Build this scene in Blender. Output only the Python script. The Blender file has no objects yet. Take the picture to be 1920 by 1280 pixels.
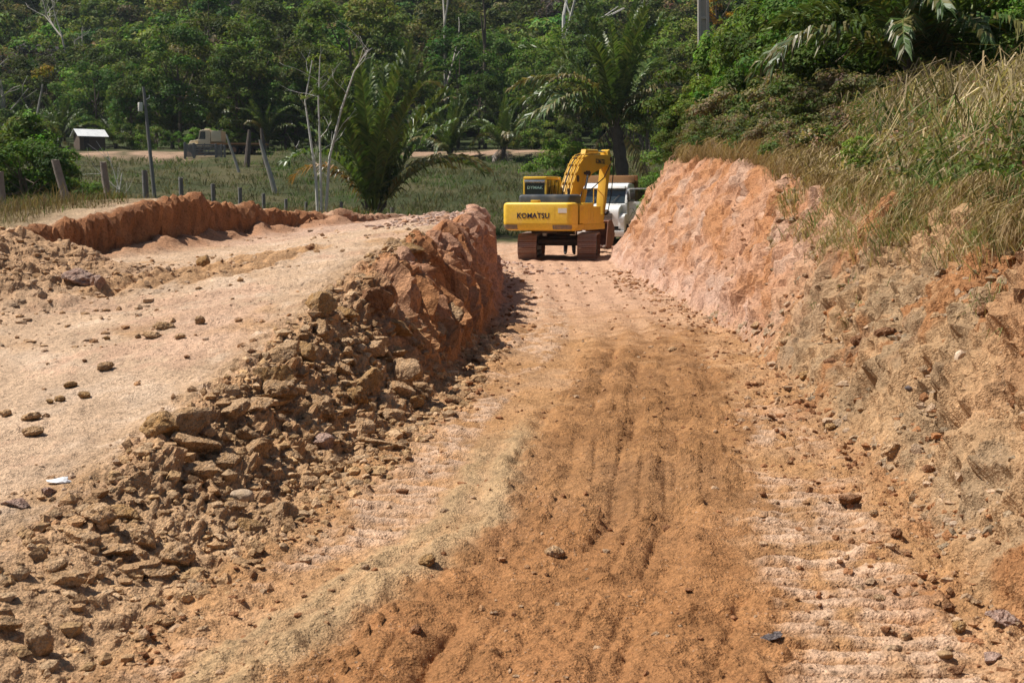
import bpy, bmesh, math, random
import numpy as np
from mathutils import Vector, Matrix, Euler

R = math.radians
SC = bpy.context.scene
COL = SC.collection

# ------------------------------------------------------------------ camera
F_PX, CAM_H, HORIZON = 2400.0, 2.2, 375.0        # focal length in photo pixels, eye height, horizon row
PITCH = math.atan((640.0 - HORIZON) / F_PX)
cam_data = bpy.data.cameras.new('camera')
cam_data.sensor_width = 22.3
cam_data.lens = 22.3 * F_PX / 1920.0
cam_data.clip_start, cam_data.clip_end = 0.1, 3000.0
cam_data.dof.use_dof = True
cam_data.dof.focus_distance = 16.0
cam_data.dof.aperture_fstop = 4.0
cam = bpy.data.objects.new('camera', cam_data)
COL.objects.link(cam)
cam.location = (0.0, 0.0, CAM_H)
cam.rotation_euler = (math.pi / 2 - PITCH, 0.0, 0.0)
SC.camera = cam

# ------------------------------------------------------------------ sky and sun
SUN_EL, SUN_AZ = R(56.0), R(-80.0)               # azimuth measured from +Y towards +X: from the left, a little beyond
world = bpy.data.worlds.new('World')
SC.world = world
world.use_nodes = True
wn = world.node_tree
wn.nodes.clear()
sky = wn.nodes.new('ShaderNodeTexSky')
sky.sky_type = 'NISHITA'
sky.sun_disc = False
sky.sun_elevation = SUN_EL
sky.sun_rotation = SUN_AZ
sky.dust_density = 1.2
bg = wn.nodes.new('ShaderNodeBackground')
bg.inputs['Strength'].default_value = 0.055
wo = wn.nodes.new('ShaderNodeOutputWorld')
wn.links.new(sky.outputs['Color'], bg.inputs['Color'])
wn.links.new(bg.outputs['Background'], wo.inputs['Surface'])
sun_data = bpy.data.lights.new('sun', 'SUN')
sun_data.energy = 5.0
sun_data.angle = R(0.53)
sun_data.color = (1.0, 0.955, 0.88)
sun = bpy.data.objects.new('sun', sun_data)
COL.objects.link(sun)
sdir = Vector((math.sin(SUN_AZ) * math.cos(SUN_EL), math.cos(SUN_AZ) * math.cos(SUN_EL), math.sin(SUN_EL)))
sun.rotation_euler = sdir.to_track_quat('Z', 'Y').to_euler()
sun.location = (-30, 10, 60)

SC.view_settings.view_transform = 'Standard'
SC.view_settings.look = 'None'
SC.view_settings.exposure = 0.5
SC.view_settings.gamma = 1.0
SC.view_settings.use_curve_mapping = False
SC.render.engine = 'CYCLES'
SC.cycles.use_denoising = True
SC.cycles.max_bounces = 6
SC.cycles.diffuse_bounces = 3
SC.cycles.glossy_bounces = 3
SC.cycles.transmission_bounces = 4
SC.cycles.transparent_max_bounces = 8

# ------------------------------------------------------------------ pixel to place
def ray(px, py):
    a = (640.0 - py) / F_PX
    c, s = math.cos(PITCH), math.sin(PITCH)
    # camera axes: right=(1,0,0) up=(0,s,c) forward=(0,c,-s)
    x = (px - 960.0) / F_PX
    return np.array((x, c + a * s, a * c - s))

def P(px, py, d):
    """the point seen at pixel (px, py) that stands d metres out from the camera"""
    v = ray(px, py)
    v = v * (d / v[1])
    return Vector((v[0], v[1], v[2] + CAM_H))

# ------------------------------------------------------------------ noise (numpy)
_rs = np.random.RandomState(7)
_perm = np.concatenate([_rs.permutation(256)] * 3)
_ga = _rs.rand(256) * 2 * np.pi
_gx, _gy = np.cos(_ga), np.sin(_ga)
_rv = _rs.rand(256)
_rv2 = _rs.rand(256)

def perlin(x, y, seed=0):
    x = np.asarray(x, float) + seed * 17.31
    y = np.asarray(y, float) - seed * 9.73
    xi = np.floor(x).astype(np.int64); yi = np.floor(y).astype(np.int64)
    xf = x - xi; yf = y - yi
    u = xf * xf * xf * (xf * (xf * 6 - 15) + 10)
    v = yf * yf * yf * (yf * (yf * 6 - 15) + 10)
    def g(dx, dy):
        h = _perm[_perm[(xi + dx) & 255] + ((yi + dy) & 255)]
        return _gx[h] * (xf - dx) + _gy[h] * (yf - dy)
    a = g(0, 0); b = g(1, 0); c = g(0, 1); d = g(1, 1)
    return ((a + u * (b - a)) + v * ((c + u * (d - c)) - (a + u * (b - a)))) * 1.5

def fbm(x, y, oct=4, seed=0, gain=0.5):
    s = 0.0; a = 1.0; n = 0.0
    for i in range(oct):
        s = s + a * perlin(x * 2 ** i, y * 2 ** i, seed + i * 3)
        n += a; a *= gain
    return s / n

def ridged(x, y, oct=3, seed=0):
    s = 0.0; a = 1.0; n = 0.0
    for i in range(oct):
        s = s + a * (1 - np.abs(perlin(x * 2 ** i, y * 2 ** i, seed + i * 3)) * 2)
        n += a; a *= 0.5
    return s / n

def clods(x, y, seed=0, keep=1.0):
    """domes of uneven height scattered over the plane, one per cell: 0..1"""
    x = np.asarray(x, float) + seed * 5.77; y = np.asarray(y, float) + seed * 3.11
    xi = np.floor(x).astype(np.int64); yi = np.floor(y).astype(np.int64)
    out = np.zeros(np.shape(x))
    for dx in (-1, 0, 1):
        for dy in (-1, 0, 1):
            h = _perm[_perm[(xi + dx) & 255] + ((yi + dy) & 255)]
            h2 = _perm[h + 31]; h3 = _perm[h2 + 57]
            cx = xi + dx + 0.15 + 0.7 * _rv[h]; cy = yi + dy + 0.15 + 0.7 * _rv[h2]
            rad = 0.35 + 0.5 * _rv2[h3]
            an = _rv[h3] * 6.28
            ex = (x - cx) * np.cos(an) + (y - cy) * np.sin(an)
            ey = -(x - cx) * np.sin(an) + (y - cy) * np.cos(an)
            d = np.maximum(np.abs(ex) * 1.0 + 0.35 * np.abs(ey), np.abs(ey) * 1.25 + 0.2 * np.abs(ex)) * 0.75 \
                + 0.25 * np.sqrt(ex * ex + ey * ey)
            cap = (.42 + .35 * _rv[h2]) + (_rv2[h] - .5) * 1.5 * ex / rad + (_rv[h] - .5) * 1.3 * ey / rad
            top = np.clip(np.minimum(np.clip(1.9 * (1 - d / rad), 0, 1), cap), 0, 1) * rad * (_rv2[h2] < keep)
            out = np.maximum(out, top)
    return out

def sstep(a, b, x):
    t = np.clip((np.asarray(x, float) - a) / (b - a), 0, 1)
    return t * t * (3 - 2 * t)

def bump(x, c, w):
    return np.exp(-((np.asarray(x, float) - c) / w) ** 2)

def mixc(a, b, t):
    t = np.asarray(t)[..., None]
    return a * (1 - t) + b * t

# ------------------------------------------------------------------ materials
MATS = {}
def new_mat(name):
    m = bpy.data.materials.new(name); m.use_nodes = True
    nt = m.node_tree; nt.nodes.clear()
    out = nt.nodes.new('ShaderNodeOutputMaterial')
    MATS[name] = m
    return m, nt, out

def N(nt, kind, **kw):
    n = nt.nodes.new(kind)
    for k, v in kw.items():
        if k.startswith('i_'):
            n.inputs[k[2:].replace('_', ' ')].default_value = v
        else:
            setattr(n, k, v)
    return n

def mixrgb(nt, blend, fac, a, b):
    n = nt.nodes.new('ShaderNodeMix'); n.data_type = 'RGBA'; n.blend_type = blend
    for sock, v in ((n.inputs[0], fac), (n.inputs[6], a), (n.inputs[7], b)):
        if hasattr(v, 'is_linked') or hasattr(v, 'links'):
            nt.links.new(v, sock)
        elif isinstance(v, (int, float)):
            sock.default_value = v
        else:
            sock.default_value = (v[0], v[1], v[2], 1)
    return n.outputs[2]

def ramp(nt, src, stops):
    r = nt.nodes.new('ShaderNodeValToRGB')
    e = r.color_ramp.elements
    while len(e) < len(stops): e.new(0.5)
    for i, (p, c) in enumerate(stops):
        e[i].position = p
        e[i].color = (c, c, c, 1) if isinstance(c, (int, float)) else (c[0], c[1], c[2], 1)
    nt.links.new(src, r.inputs[0])
    return r.outputs[0]

def soil_material(name, bump_strength=0.78, fine=1.0):
    m, nt, out = new_mat(name)
    bs = N(nt, 'ShaderNodeBsdfPrincipled', i_Roughness=0.95)
    bs.inputs['Specular IOR Level'].default_value = 0.12
    at = N(nt, 'ShaderNodeAttribute', attribute_name='Col')
    geo = N(nt, 'ShaderNodeNewGeometry')
    def noise(scale, detail, rough=0.6):
        n = N(nt, 'ShaderNodeTexNoise', i_Scale=scale, i_Detail=detail, i_Roughness=rough)
        nt.links.new(geo.outputs['Position'], n.inputs['Vector']); return n.outputs['Fac']
    def voro(scale, feature='F1'):
        n = N(nt, 'ShaderNodeTexVoronoi', i_Scale=scale, feature=feature)
        nt.links.new(geo.outputs['Position'], n.inputs['Vector']); return n.outputs['Distance']
    n1 = noise(1.7, 6); n2 = noise(22.0 * fine, 5, 0.7); n3 = noise(90.0 * fine, 3, 0.7)
    c = mixrgb(nt, 'MULTIPLY', 1.0, at.outputs['Color'], ramp(nt, n1, [(0.3, 0.80), (0.7, 1.16)]))
    c = mixrgb(nt, 'MULTIPLY', 1.0, c, ramp(nt, n2, [(0.34, 0.60), (0.5, 1.0), (0.68, 1.24)]))
    c = mixrgb(nt, 'MULTIPLY', 0.8, c, ramp(nt, n3, [(0.34, 0.62), (0.66, 1.26)]))
    # pale and rusty grit
    v1 = voro(26.0 * fine); v2 = voro(17.0 * fine)
    sp = ramp(nt, v1, [(0.0, 1.0), (0.13, 1.0), (0.17, 0.0)])
    spn = N(nt, 'ShaderNodeMath', operation='MULTIPLY'); nt.links.new(sp, spn.inputs[0]); nt.links.new(ramp(nt, n1, [(0.45, 0.0), (0.65, 0.55)]), spn.inputs[1])
    c = mixrgb(nt, 'MIX', spn.outputs[0], c, (0.55, 0.42, 0.32))
    sp2 = ramp(nt, v2, [(0.0, 0.5), (0.1, 0.5), (0.15, 0.0)])
    c = mixrgb(nt, 'MIX', sp2, c, (0.22, 0.075, 0.03))
    nt.links.new(c, bs.inputs['Base Color'])
    hsum = N(nt, 'ShaderNodeMath', operation='MULTIPLY_ADD'); hsum.inputs[1].default_value = 0.5
    nt.links.new(n2, hsum.inputs[0])
    n4 = noise(7.0 * fine, 6, 0.65); nt.links.new(n4, hsum.inputs[2])
    hs2 = N(nt, 'ShaderNodeMath', operation='MULTIPLY_ADD'); hs2.inputs[1].default_value = 0.28
    nt.links.new(n3, hs2.inputs[0]); nt.links.new(hsum.outputs[0], hs2.inputs[2])
    hs3 = N(nt, 'ShaderNodeMath', operation='MULTIPLY_ADD'); hs3.inputs[1].default_value = -0.18
    nt.links.new(ramp(nt, v1, [(0.0, 0.0), (0.5, 1.0)]), hs3.inputs[0]); nt.links.new(hs2.outputs[0], hs3.inputs[2])
    v3 = voro(58.0 * fine)
    hs4 = N(nt, 'ShaderNodeMath', operation='MULTIPLY_ADD'); hs4.inputs[1].default_value = -0.16
    nt.links.new(ramp(nt, v3, [(0.05, 0.0), (0.6, 1.0)]), hs4.inputs[0]); nt.links.new(hs3.outputs[0], hs4.inputs[2]); hs3 = hs4
    b = N(nt, 'ShaderNodeBump', i_Strength=bump_strength, i_Distance=0.07)
    nt.links.new(hs3.outputs[0], b.inputs['Height'])
    nt.links.new(b.outputs['Normal'], bs.inputs['Normal'])
    nt.links.new(bs.outputs[0], out.inputs['Surface'])
    return m

def leaf_material(name, trans=0.3, rough=0.65, hue_var=0.06, val_var=0.35, spec=0.12):
    m, nt, out = new_mat(name)
    at = N(nt, 'ShaderNodeAttribute', attribute_name='Col')
    oi = N(nt, 'ShaderNodeObjectInfo')
    hsv = N(nt, 'ShaderNodeHueSaturation')
    mh = N(nt, 'ShaderNodeMapRange'); mh.inputs['To Min'].default_value = 0.5 - hue_var * 0.5; mh.inputs['To Max'].default_value = 0.5 + hue_var * 0.35
    nt.links.new(oi.outputs['Random'], mh.inputs['Value']); nt.links.new(mh.outputs[0], hsv.inputs['Hue'])
    mul = N(nt, 'ShaderNodeMath', operation='MULTIPLY'); mul.inputs[1].default_value = 7.77
    fr = N(nt, 'ShaderNodeMath', operation='FRACT')
    nt.links.new(oi.outputs['Random'], mul.inputs[0]); nt.links.new(mul.outputs[0], fr.inputs[0])
    mv = N(nt, 'ShaderNodeMapRange'); mv.inputs['To Min'].default_value = 1 - val_var; mv.inputs['To Max'].default_value = 1 + val_var
    nt.links.new(fr.outputs[0], mv.inputs['Value']); nt.links.new(mv.outputs[0], hsv.inputs['Value'])
    nt.links.new(at.outputs['Color'], hsv.inputs['Color'])
    bs = N(nt, 'ShaderNodeBsdfPrincipled', i_Roughness=rough)
    bs.inputs['Specular IOR Level'].default_value = spec
    tr = N(nt, 'ShaderNodeBsdfTranslucent')
    tc = mixrgb(nt, 'MULTIPLY', 1.0, hsv.outputs[0], (1.15, 1.25, 0.55))
    nt.links.new(hsv.outputs[0], bs.inputs['Base Color']); nt.links.new(tc, tr.inputs['Color'])
    mx = N(nt, 'ShaderNodeMixShader'); mx.inputs[0].default_value = trans
    nt.links.new(bs.outputs[0], mx.inputs[1]); nt.links.new(tr.outputs[0], mx.inputs[2])
    nt.links.new(mx.outputs[0], out.inputs['Surface'])
    return m

def plain(name, col, rough=0.5, metal=0.0, dirt=0.0, dirt_col=(0.30, 0.16, 0.08), scale=3.0, spec=0.4, bumpy=0.0, dirt_low=None):
    """painted / bare surface with uneven wear; dirt gathers in noise patches, more towards the foot if dirt_low is set"""
    m, nt, out = new_mat(name)
    bs = N(nt, 'ShaderNodeBsdfPrincipled', i_Roughness=rough, i_Metallic=metal)
    bs.inputs['Specular IOR Level'].default_value = spec
    tc = N(nt, 'ShaderNodeTexCoord')
    n1 = N(nt, 'ShaderNodeTexNoise', i_Scale=scale, i_Detail=8.0, i_Roughness=0.65)
    nt.links.new(tc.outputs['Object'], n1.inputs['Vector'])
    n2 = N(nt, 'ShaderNodeTexNoise', i_Scale=scale * 9, i_Detail=4.0)
    nt.links.new(tc.outputs['Object'], n2.inputs['Vector'])
    c = mixrgb(nt, 'MULTIPLY', 1.0, col, ramp(nt, n1.outputs['Fac'], [(0.3, 0.82), (0.7, 1.08)]))
    c = mixrgb(nt, 'MULTIPLY', 0.6, c, ramp(nt, n2.outputs['Fac'], [(0.3, 0.85), (0.7, 1.1)]))
    if dirt > 0:
        f = ramp(nt, n1.outputs['Fac'], [(0.62 - 0.3 * dirt, 0.0), (0.75 - 0.1 * dirt, dirt)])
        if dirt_low:
            sx = N(nt, 'ShaderNodeSeparateXYZ'); nt.links.new(tc.outputs['Object'], sx.inputs[0])
            mr = N(nt, 'ShaderNodeMapRange'); mr.inputs['From Min'].default_value = dirt_low[0]; mr.inputs['From Max'].default_value = dirt_low[1]
            mr.inputs['To Min'].default_value = 1.0; mr.inputs['To Max'].default_value = 0.25
            nt.links.new(sx.outputs[2], mr.inputs['Value'])
            mm = N(nt, 'ShaderNodeMath', operation='MULTIPLY'); nt.links.new(f, mm.inputs[0]); nt.links.new(mr.outputs[0], mm.inputs[1])
            f = mm.outputs[0]
        c = mixrgb(nt, 'MIX', f, c, dirt_col)
    nt.links.new(c, bs.inputs['Base Color'])
    rr = ramp(nt, n1.outputs['Fac'], [(0.3, max(0.05, rough - 0.12)), (0.7, min(1.0, rough + 0.18))])
    nt.links.new(rr, bs.inputs['Roughness'])
    if bumpy > 0:
        b = N(nt, 'ShaderNodeBump', i_Strength=bumpy, i_Distance=0.02)
        nt.links.new(n2.outputs['Fac'], b.inputs['Height']); nt.links.new(b.outputs[0], bs.inputs['Normal'])
    nt.links.new(bs.outputs[0], out.inputs['Surface'])
    return m

# ------------------------------------------------------------------ mesh helpers
def mesh_np(name, verts, faces, mat=None, colors=None, smooth=True):
    """faces: (n,3) or (n,4) int array"""
    me = bpy.data.meshes.new(name)
    verts = np.ascontiguousarray(verts, np.float32); faces = np.ascontiguousarray(faces, np.int32)
    k = faces.shape[1]
    me.vertices.add(len(verts)); me.vertices.foreach_set('co', verts.ravel())
    me.loops.add(faces.size); me.loops.foreach_set('vertex_index', faces.ravel())
    me.polygons.add(len(faces)); me.polygons.foreach_set('loop_start', np.arange(0, faces.size, k, dtype=np.int32))
    me.polygons.foreach_set('use_smooth', np.full(len(faces), smooth, bool))
    if colors is not None:
        ca = me.color_attributes.new('Col', 'FLOAT_COLOR', 'POINT')
        rgba = np.ones((len(verts), 4), np.float32); rgba[:, :3] = np.clip(colors, 0.004, 0.95)
        ca.data.foreach_set('color', rgba.ravel())
    me.update(calc_edges=True)
    if mat: me.materials.append(MATS[mat] if isinstance(mat, str) else mat)
    return me

def link(name, me, parent=None, label=None, cat=None, group=None, kind=None, loc=None, rot=None, scale=None):
    o = bpy.data.objects.new(name, me)
    COL.objects.link(o)
    if parent is not None: o.parent = parent
    if loc is not None: o.location = loc
    if rot is not None: o.rotation_euler = rot
    if scale is not None: o.scale = (scale,) * 3 if isinstance(scale, (int, float)) else scale
    if label: o['label'] = label
    if cat: o['category'] = cat
    if group: o['group'] = group
    if kind: o['kind'] = kind
    return o

class MB:
    """collects simple solids for ONE part"""
    def __init__(s): s.v = []; s.f = []
    def add(s, vs, fs):
        b = len(s.v); s.v += [tuple(v) for v in vs]; s.f += [tuple(i + b for i in f) for f in fs]; return s
    def box(s, x0, x1, y0, y1, z0, z1, M=None):
        vs = [Vector((x, y, z)) for z in (z0, z1) for x, y in ((x0, y0), (x1, y0), (x1, y1), (x0, y1))]
        if M: vs = [M @ v for v in vs]
        return s.add(vs, [(3, 2, 1, 0), (4, 5, 6, 7), (0, 1, 5, 4), (1, 2, 6, 5), (2, 3, 7, 6), (3, 0, 4, 7)])
    def prism(s, pts, a, b, axis='x', M=None):
        """polygon pts extruded from a to b; axis x: pts are (y,z); y: (x,z); z: (x,y)"""
        def mk(p, t):
            return Vector({'x': (t, p[0], p[1]), 'y': (p[0], t, p[1]), 'z': (p[0], p[1], t)}[axis])
        n = len(pts); vs = [mk(p, a) for p in pts] + [mk(p, b) for p in pts]
        if M: vs = [M @ v for v in vs]
        fs = [tuple(range(n - 1, -1, -1)), tuple(range(n, 2 * n))] + [(i, (i + 1) % n, n + (i + 1) % n, n + i) for i in range(n)]
        return s.add(vs, fs)
    def loft(s, rings, cap=True):
        n = len(rings[0]); vs = [p for r in rings for p in r]; fs = []
        for k in range(len(rings) - 1):
            for i in range(n):
                j = (i + 1) % n
                fs.append((k * n + i, k * n + j, (k + 1) * n + j, (k + 1) * n + i))
        if cap:
            fs.append(tuple(range(n - 1, -1, -1))); fs.append(tuple(range((len(rings) - 1) * n, len(rings) * n)))
        return s.add(vs, fs)
    def tube(s, pts, r, seg=8, cap=True):
        pts = [Vector(p) for p in pts]; rs = r if isinstance(r, (list, tuple)) else [r] * len(pts)
        rings = []; ref = None
        for i, p in enumerate(pts):
            t = (pts[min(i + 1, len(pts) - 1)] - pts[max(i - 1, 0)]).normalized()
            if ref is None:
                ref = t.orthogonal().normalized()
            a = (ref - t * ref.dot(t)).normalized(); b = t.cross(a); ref = a
            rings.append([p + (a * math.cos(2 * math.pi * k / seg) + b * math.sin(2 * math.pi * k / seg)) * rs[i] for k in range(seg)])
        return s.loft(rings, cap)
    def cyl(s, p0, p1, r, seg=16): return s.tube([p0, p1], r, seg)
    def mesh(s, name, mat, bevel=0.0, smooth=None, seg=2):
        me = bpy.data.meshes.new(name)
        bm = bmesh.new()
        vs = [bm.verts.new(v) for v in s.v]
        for f in s.f:
            try: bm.faces.new([vs[i] for i in f])
            except ValueError: pass
        bmesh.ops.recalc_face_normals(bm, faces=bm.faces)
        if bevel > 0:
            es = [e for e in bm.edges if len(e.link_faces) == 2 and e.calc_face_angle(0) > 0.6]
            bmesh.ops.bevel(bm, geom=es, offset=bevel, segments=seg, profile=0.6, affect='EDGES', clamp_overlap=True)
        bm.to_mesh(me); bm.free()
        if smooth is not None:
            me.polygons.foreach_set('use_smooth', [True] * len(me.polygons))
            me.set_sharp_from_angle(angle=R(smooth))
        me.materials.append(MATS[mat] if isinstance(mat, str) else mat)
        return me
    def part(s, name, mat, parent, bevel=0.0, smooth=35, label=None, seg=2, **kw):
        return link(name, s.mesh(name, mat, bevel, smooth, seg), parent, label=label, **kw)

def empty(name, loc, label, cat, group=None, rz=0.0):
    o = bpy.data.objects.new(name, None); COL.objects.link(o)
    o.empty_display_size = 0.3
    o.location = loc; o.rotation_euler = (0, 0, rz)
    o['label'] = label; o['category'] = cat
    if group: o['group'] = group
    return o

def copy_tree(o, parent=None):
    c = o.copy(); COL.objects.link(c); c.parent = parent
    for ch in o.children: copy_tree(ch, c)
    return c
# ------------------------------------------------------------------ terrain
def C(*a): return np.array(a, float)
Y_KEYS = [3, 6, 8.7, 11, 14, 18, 20, 26, 30, 35, 47, 52, 56, 66]
def curve(y, xs, vs):
    """smooth interpolation through keys"""
    y = np.asarray(y, float)
    a = np.interp(y, xs, vs)
    b = np.interp(y * 1.03 + 0.15, xs, vs); c = np.interp(y * 0.97 - 0.15, xs, vs)
    return (a + b + c) / 3

def foot_left(y):
    return curve(y, [3, 6, 8.7, 11, 14, 18, 20, 26, 30, 38, 42, 50, 70], [-2.5, -1.95, -1.5, -1.2, -.78, -.55, -.46, -.16, -.2, -.3, -.7, -1.6, -5]) \
        + 0.10 * perlin(np.asarray(y) * 0.9, 0.3, 5) + 0.05 * perlin(np.asarray(y) * 2.7, 0.7, 6)
def foot_right(y):
    return curve(y, [3, 6, 8, 11, 14, 20, 28, 46, 48.5, 51, 55, 66], [2.5, 2.65, 2.75, 2.98, 3.3, 3.65, 3.62, 3.42, 3.9, 5.6, 7.6, 10.5]) \
        + 0.12 * perlin(np.asarray(y) * 0.6, 0.3, 8) + 0.06 * perlin(np.asarray(y) * 2.0, 0.7, 9)
def crest_h(y):
    return curve(y, [3, 6, 8.7, 11, 14, 18, 26, 33, 36, 38, 40, 44, 55, 70], [.15, .24, .42, .64, 1.06, 1.40, 1.64, 1.80, 1.78, 1.35, .45, .2, .15, .3]) 
def crest_w(y):
    return curve(y, [3, 6, 8.7, 11, 14, 18, 26, 35, 40, 50], [.6, .75, .95, 1.05, 1.1, 1.1, 1.0, .95, 1.3, 2.0])
def low_h(y):
    return curve(y, [3, 6, 9, 12, 16, 20, 27, 32, 37, 41, 55, 70], [.12, .2, .32, .5, .76, .93, 1.12, 1.28, 1.42, 1.2, .6, .5])
def wall_x(y):
    return curve(y, [17, 21, 22.5, 24, 26, 30, 34, 38, 42, 46, 55], [-17, -12.5, -10.2, -8.7, -8.0, -7.4, -6.5, -5.1, -3.8, -3.4, -3]) + .22 * perlin(np.asarray(y) * .9, .2, 11) + .05 * perlin(np.asarray(y) * 2.7, .6, 12) + .03 * perlin(np.asarray(y) * 6.5, .9, 13)
def upper_h(x, y):
    h = curve(y, [15, 21, 23, 24, 26, 30, 34, 38, 42, 48, 56, 70], [1.2, 1.35, 1.4, 1.55, 1.95, 2.24, 1.95, 1.68, 1.55, 1.3, .9, .5])
    far = curve(y, [15, 22, 27, 40, 48, 63, 75], [1.0, 1.25, 1.6, 2.05, 1.75, .95, .5])
    return h + (far - h) * sstep(-9, -13.5, x)

def far_h(x, y):
    z = np.interp(y, [40, 50, 62, 75, 88, 100, 115, 130, 150, 175, 200, 250, 300, 350, 450, 600, 900],
                  [.1, .1, .25, .65, 1.75, 3.2, 5.0, 6.9, 8.2, 10.5, 15, 30, 48, 68, 108, 160, 200])
    z = z + 0.5 * fbm(x / 30, y / 30, 3, 40) * sstep(62, 100, y) + 7 * fbm(x / 90, y / 90, 3, 41) * sstep(190, 330, y)
    z = z + 4.0 * sstep(8, 26, x) * sstep(55, 80, y) * sstep(150, 90, y) + 6 * sstep(25, 90, x) * sstep(150, 190, y)
    return z

def right_top(y):
    xt = curve(y, [3, 6, 8, 10, 14, 20, 24, 30, 47, 50, 56, 66], [3.9, 4.0, 4.1, 4.3, 4.75, 5.0, 5.3, 5.75, 5.85, 6.4, 10, 14])
    zt = curve(y, [3, 6, 8, 10, 14, 20, 24, 30, 47, 50, 56, 66], [1.8, 1.9, 1.9, 1.92, 1.95, 2.3, 2.7, 3.1, 3.6, 3.5, 2.6, 2.0])
    return xt + .1 * perlin(y * .5, .1, 14) + .07 * perlin(y * 2.1, .4, 141) + .05 * perlin(y * 5.0, .4, 142), zt + .12 * perlin(y * .45, .5, 15)

def base_h(x, y):
    x = np.asarray(x, float); y = np.asarray(y, float)
    fl, fr = foot_left(y), foot_right(y)
    road = 0.0 + np.interp(y, [40, 55, 66], [0, 0.0, .2])
    # left bench
    w = crest_w(y) + sstep(12, 16, y) * (1 - sstep(36, 39, y)) * (.30 * perlin(y * .8, .4, 17) + .22 * perlin(y * 1.9, .8, 18)); ch = crest_h(y); cx = fl - w
    t = np.clip((fl - x) / w, 0, 1)
    steep = sstep(12, 17, y) * (1 - sstep(36, 39, y))
    prof_soft = sstep(0, 1, t) * 0.45 + t * 0.55
    tq = np.clip(t + .16 * fbm(y * 1.3 + 1.2 * t, t * 1.6, 3, 16) * np.sin(np.pi * t), 0, 1)
    prof_steep = np.interp(tq, [0, .12, .3, .5, .62, .8, 1], [0, .08, .22, .52, .80, .95, 1])
    prof = prof_soft * (1 - steep) + prof_steep * steep
    lo = low_h(y)
    d_in = np.clip(cx - x, 0, None)
    bench = ch * prof + (lo - ch) * sstep(0.2, 5.0, d_in)
    bench = bench + 0.10 * bump(d_in, 0.05, .35) * (x < fl) * sstep(7, 9, y) * (1 - sstep(17, 20, y)) * sstep(.6, 1, t)
    # spoil pile
    pile = 0.80 * np.exp(-(((x + 7.7) / 1.9) ** 2 + ((y - 17.4) / 3.0) ** 2) ** 1.1)
    pile = pile + 0.22 * np.exp(-(((x + 7.9) / 1.3) ** 2 + ((y - 20.3) / 1.5) ** 2))
    bench = bench + pile * (1 + .25 * fbm(x * .8, y * .8, 2, 19))
    # scraped pit wall
    wx = wall_x(y)
    up = upper_h(x, y)
    tw = np.clip((wx + 0.12 - x) / 0.26, 0, 1)
    kw = np.interp(tw, [0, .15, .7, 1], [0, .1, .93, 1]) * sstep(16, 21, y)
    talus = 0.22 * bump(x - wx, .35, .45) * sstep(22, 25, y) * (1 - sstep(38, 41, y))
    bench = bench + talus * (0.6 + perlin(x * 1.3, y * 1.3, 71))
    left = bench + (np.maximum(up, bench) - bench) * kw
    # right cut bank
    xt, zt = right_top(y)
    tr = np.clip((x - fr) / (xt - fr), 0, 1)
    near = 1 - sstep(16, 22, y)
    pr = np.interp(tr, [0, .25, .6, 1], [0, .20, .60, 1]) * near + np.interp(tr, [0, .12, .5, .9, 1], [0, .10, .52, .95, 1]) * (1 - near)
    over = np.clip(x - xt, 0, None)
    rise = 0.30 * over - 0.010 * np.minimum(over, 12) ** 2
    rise = rise - np.clip(over - 12, 0, None) * .22
    right = zt * pr + rise * sstep(0.0, 1.2, over)
    right = right * (1 - sstep(52, 66, y) * .75)
    z = np.where(x < fl, left, np.where(x > fr, right, road))
    far = far_h(x, y)
    k = sstep(48, 64, y) * np.where(x > 4, sstep(56, 66, y), 1)
    return z * (1 - k) + far * k

TRACK_Y = [3, 6.4, 8.5, 12.4, 20, 24, 40]
def strip_c(y): return np.interp(y, TRACK_Y, [-.5, .25, .75, 1.25, 2.2, 2.3, 1.5])
def strip_w(y): return np.interp(y, TRACK_Y, [1.3, 1.1, .80, 1.0, .8, .7, .6])

def build_rows():
    ys = [3.3]
    while ys[-1] < 66:
        y = ys[-1]
        ys.append(y + min(y * y * 0.00056, y * (0.0047 if y < 13 else 0.0032)))
    return np.array(ys)

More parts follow.
